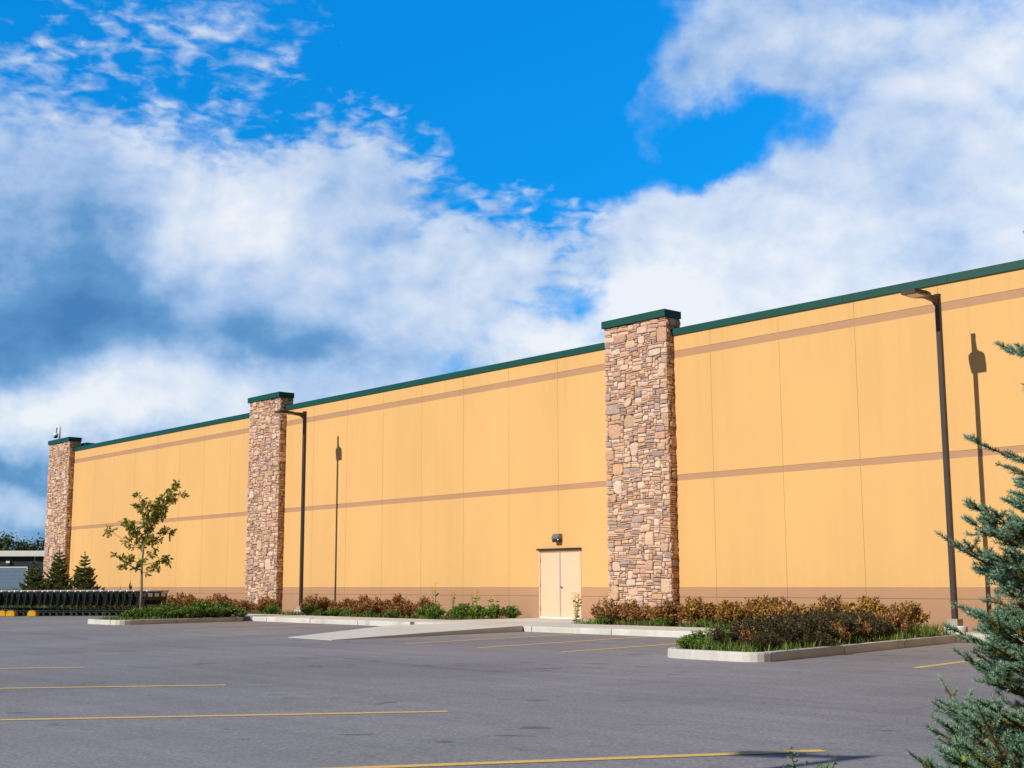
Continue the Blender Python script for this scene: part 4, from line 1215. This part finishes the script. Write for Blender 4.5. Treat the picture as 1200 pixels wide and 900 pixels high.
mr = t.new('ShaderNodeMapRange'); mr.interpolation_type = 'SMOOTHSTEP'
mr.inputs['From Min'].default_value = .14; mr.inputs['From Max'].default_value = .95; mr.inputs['To Max'].default_value = .89; t.link(d, mr.inputs['Value'])
alpha = mr.outputs[0]
b = t.math('SUBTRACT', .625, sh)
b = t.math('ADD', b, t.math('MULTIPLY', t.math('SUBTRACT', nl, .5), .45))
b = t.math('ADD', b, t.math('MULTIPLY', t.math('SUBTRACT', n1, n1b), .65))
b = t.math('ADD', b, t.math('MULTIPLY', t.math('SUBTRACT', n1, .5), .30))
b = t.math('ADD', b, t.math('MULTIPLY', t.math('SUBTRACT', n2, .5), .18))
ccol = t.ramp(b, [(0, (.075, .21, .45)), (.25, (.15, .33, .60)), (.5, (.42, .57, .82)), (.7, (.67, .76, .90)), (.95, (.94, .955, .97))])
hs = t.new('ShaderNodeHueSaturation'); hs.inputs['Saturation'].default_value = 1.0; t.link(sky.outputs[0], hs.inputs['Color'])
blue = t.mix(1.0, hs.outputs[0], TINT, 'MULTIPLY')
me = t.new('ShaderNodeMapRange'); me.inputs['From Max'].default_value = 26.0; me.inputs['To Min'].default_value = .42; t.link(EL, me.inputs['Value'])
blue = t.mix(1.0, blue, t.ramp(me.outputs[0], [(0, (1.3, .36, .40)), (.42, (1.0, .46, .46)), (1, (1, 1, 1))]), 'MULTIPLY')
# the half of the sky round the sun (BEHIND the viewer of the wall) is greyed and dimmed to cut sky fill in the wall's shadows
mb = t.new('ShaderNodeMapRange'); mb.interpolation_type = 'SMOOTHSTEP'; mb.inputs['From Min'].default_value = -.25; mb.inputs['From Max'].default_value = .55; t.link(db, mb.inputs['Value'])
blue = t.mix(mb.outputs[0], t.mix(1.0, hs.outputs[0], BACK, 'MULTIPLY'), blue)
cs = t.vmath('SCALE', ccol); cs.node.inputs['Scale'].default_value = 1.0 / STR
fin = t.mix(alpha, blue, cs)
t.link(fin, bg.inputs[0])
#SKYEND
bg.inputs[1].default_value = STR
W.cycles.sampling_method = 'MANUAL'; W.cycles.sample_map_resolution = 512
sl = bpy.data.lights.new('sun', 'SUN'); sl.energy = 4.6; sl.angle = rad(.53); sl.color = (1, .94, .84)
so = bpy.data.objects.new('sun', sl); so.rotation_euler = SUN.to_track_quat('-Z', 'Y').to_euler(); so.location = (0, -10, 30); link(so)

# ------------------------------------------------------------------ camera
cd = bpy.data.cameras.new('camera'); cd.lens = 36 * 1514.95 / 1200; cd.sensor_width = 36; cd.clip_end = 6000; cd.clip_start = .05
co = bpy.data.objects.new('camera', cd); link(co)
right = Vector((.65701243, .75387207, -.00340296)); up = Vector((.11686471, -.09738816, .98836136)); fwd = Vector((-.74476662, .64976338, .15208627))
co.matrix_world = Matrix(((right.x, up.x, -fwd.x, 0), (right.y, up.y, -fwd.y, 0), (right.z, up.z, -fwd.z, 1.27), (0, 0, 0, 1)))
S.camera = co
S.view_settings.view_transform = 'Standard'; S.view_settings.look = 'None'
S.view_settings.exposure = 0.0; S.view_settings.gamma = 1; S.view_settings.use_curve_mapping = False
S.cycles.max_bounces = 6; S.cycles.transparent_max_bounces = 8
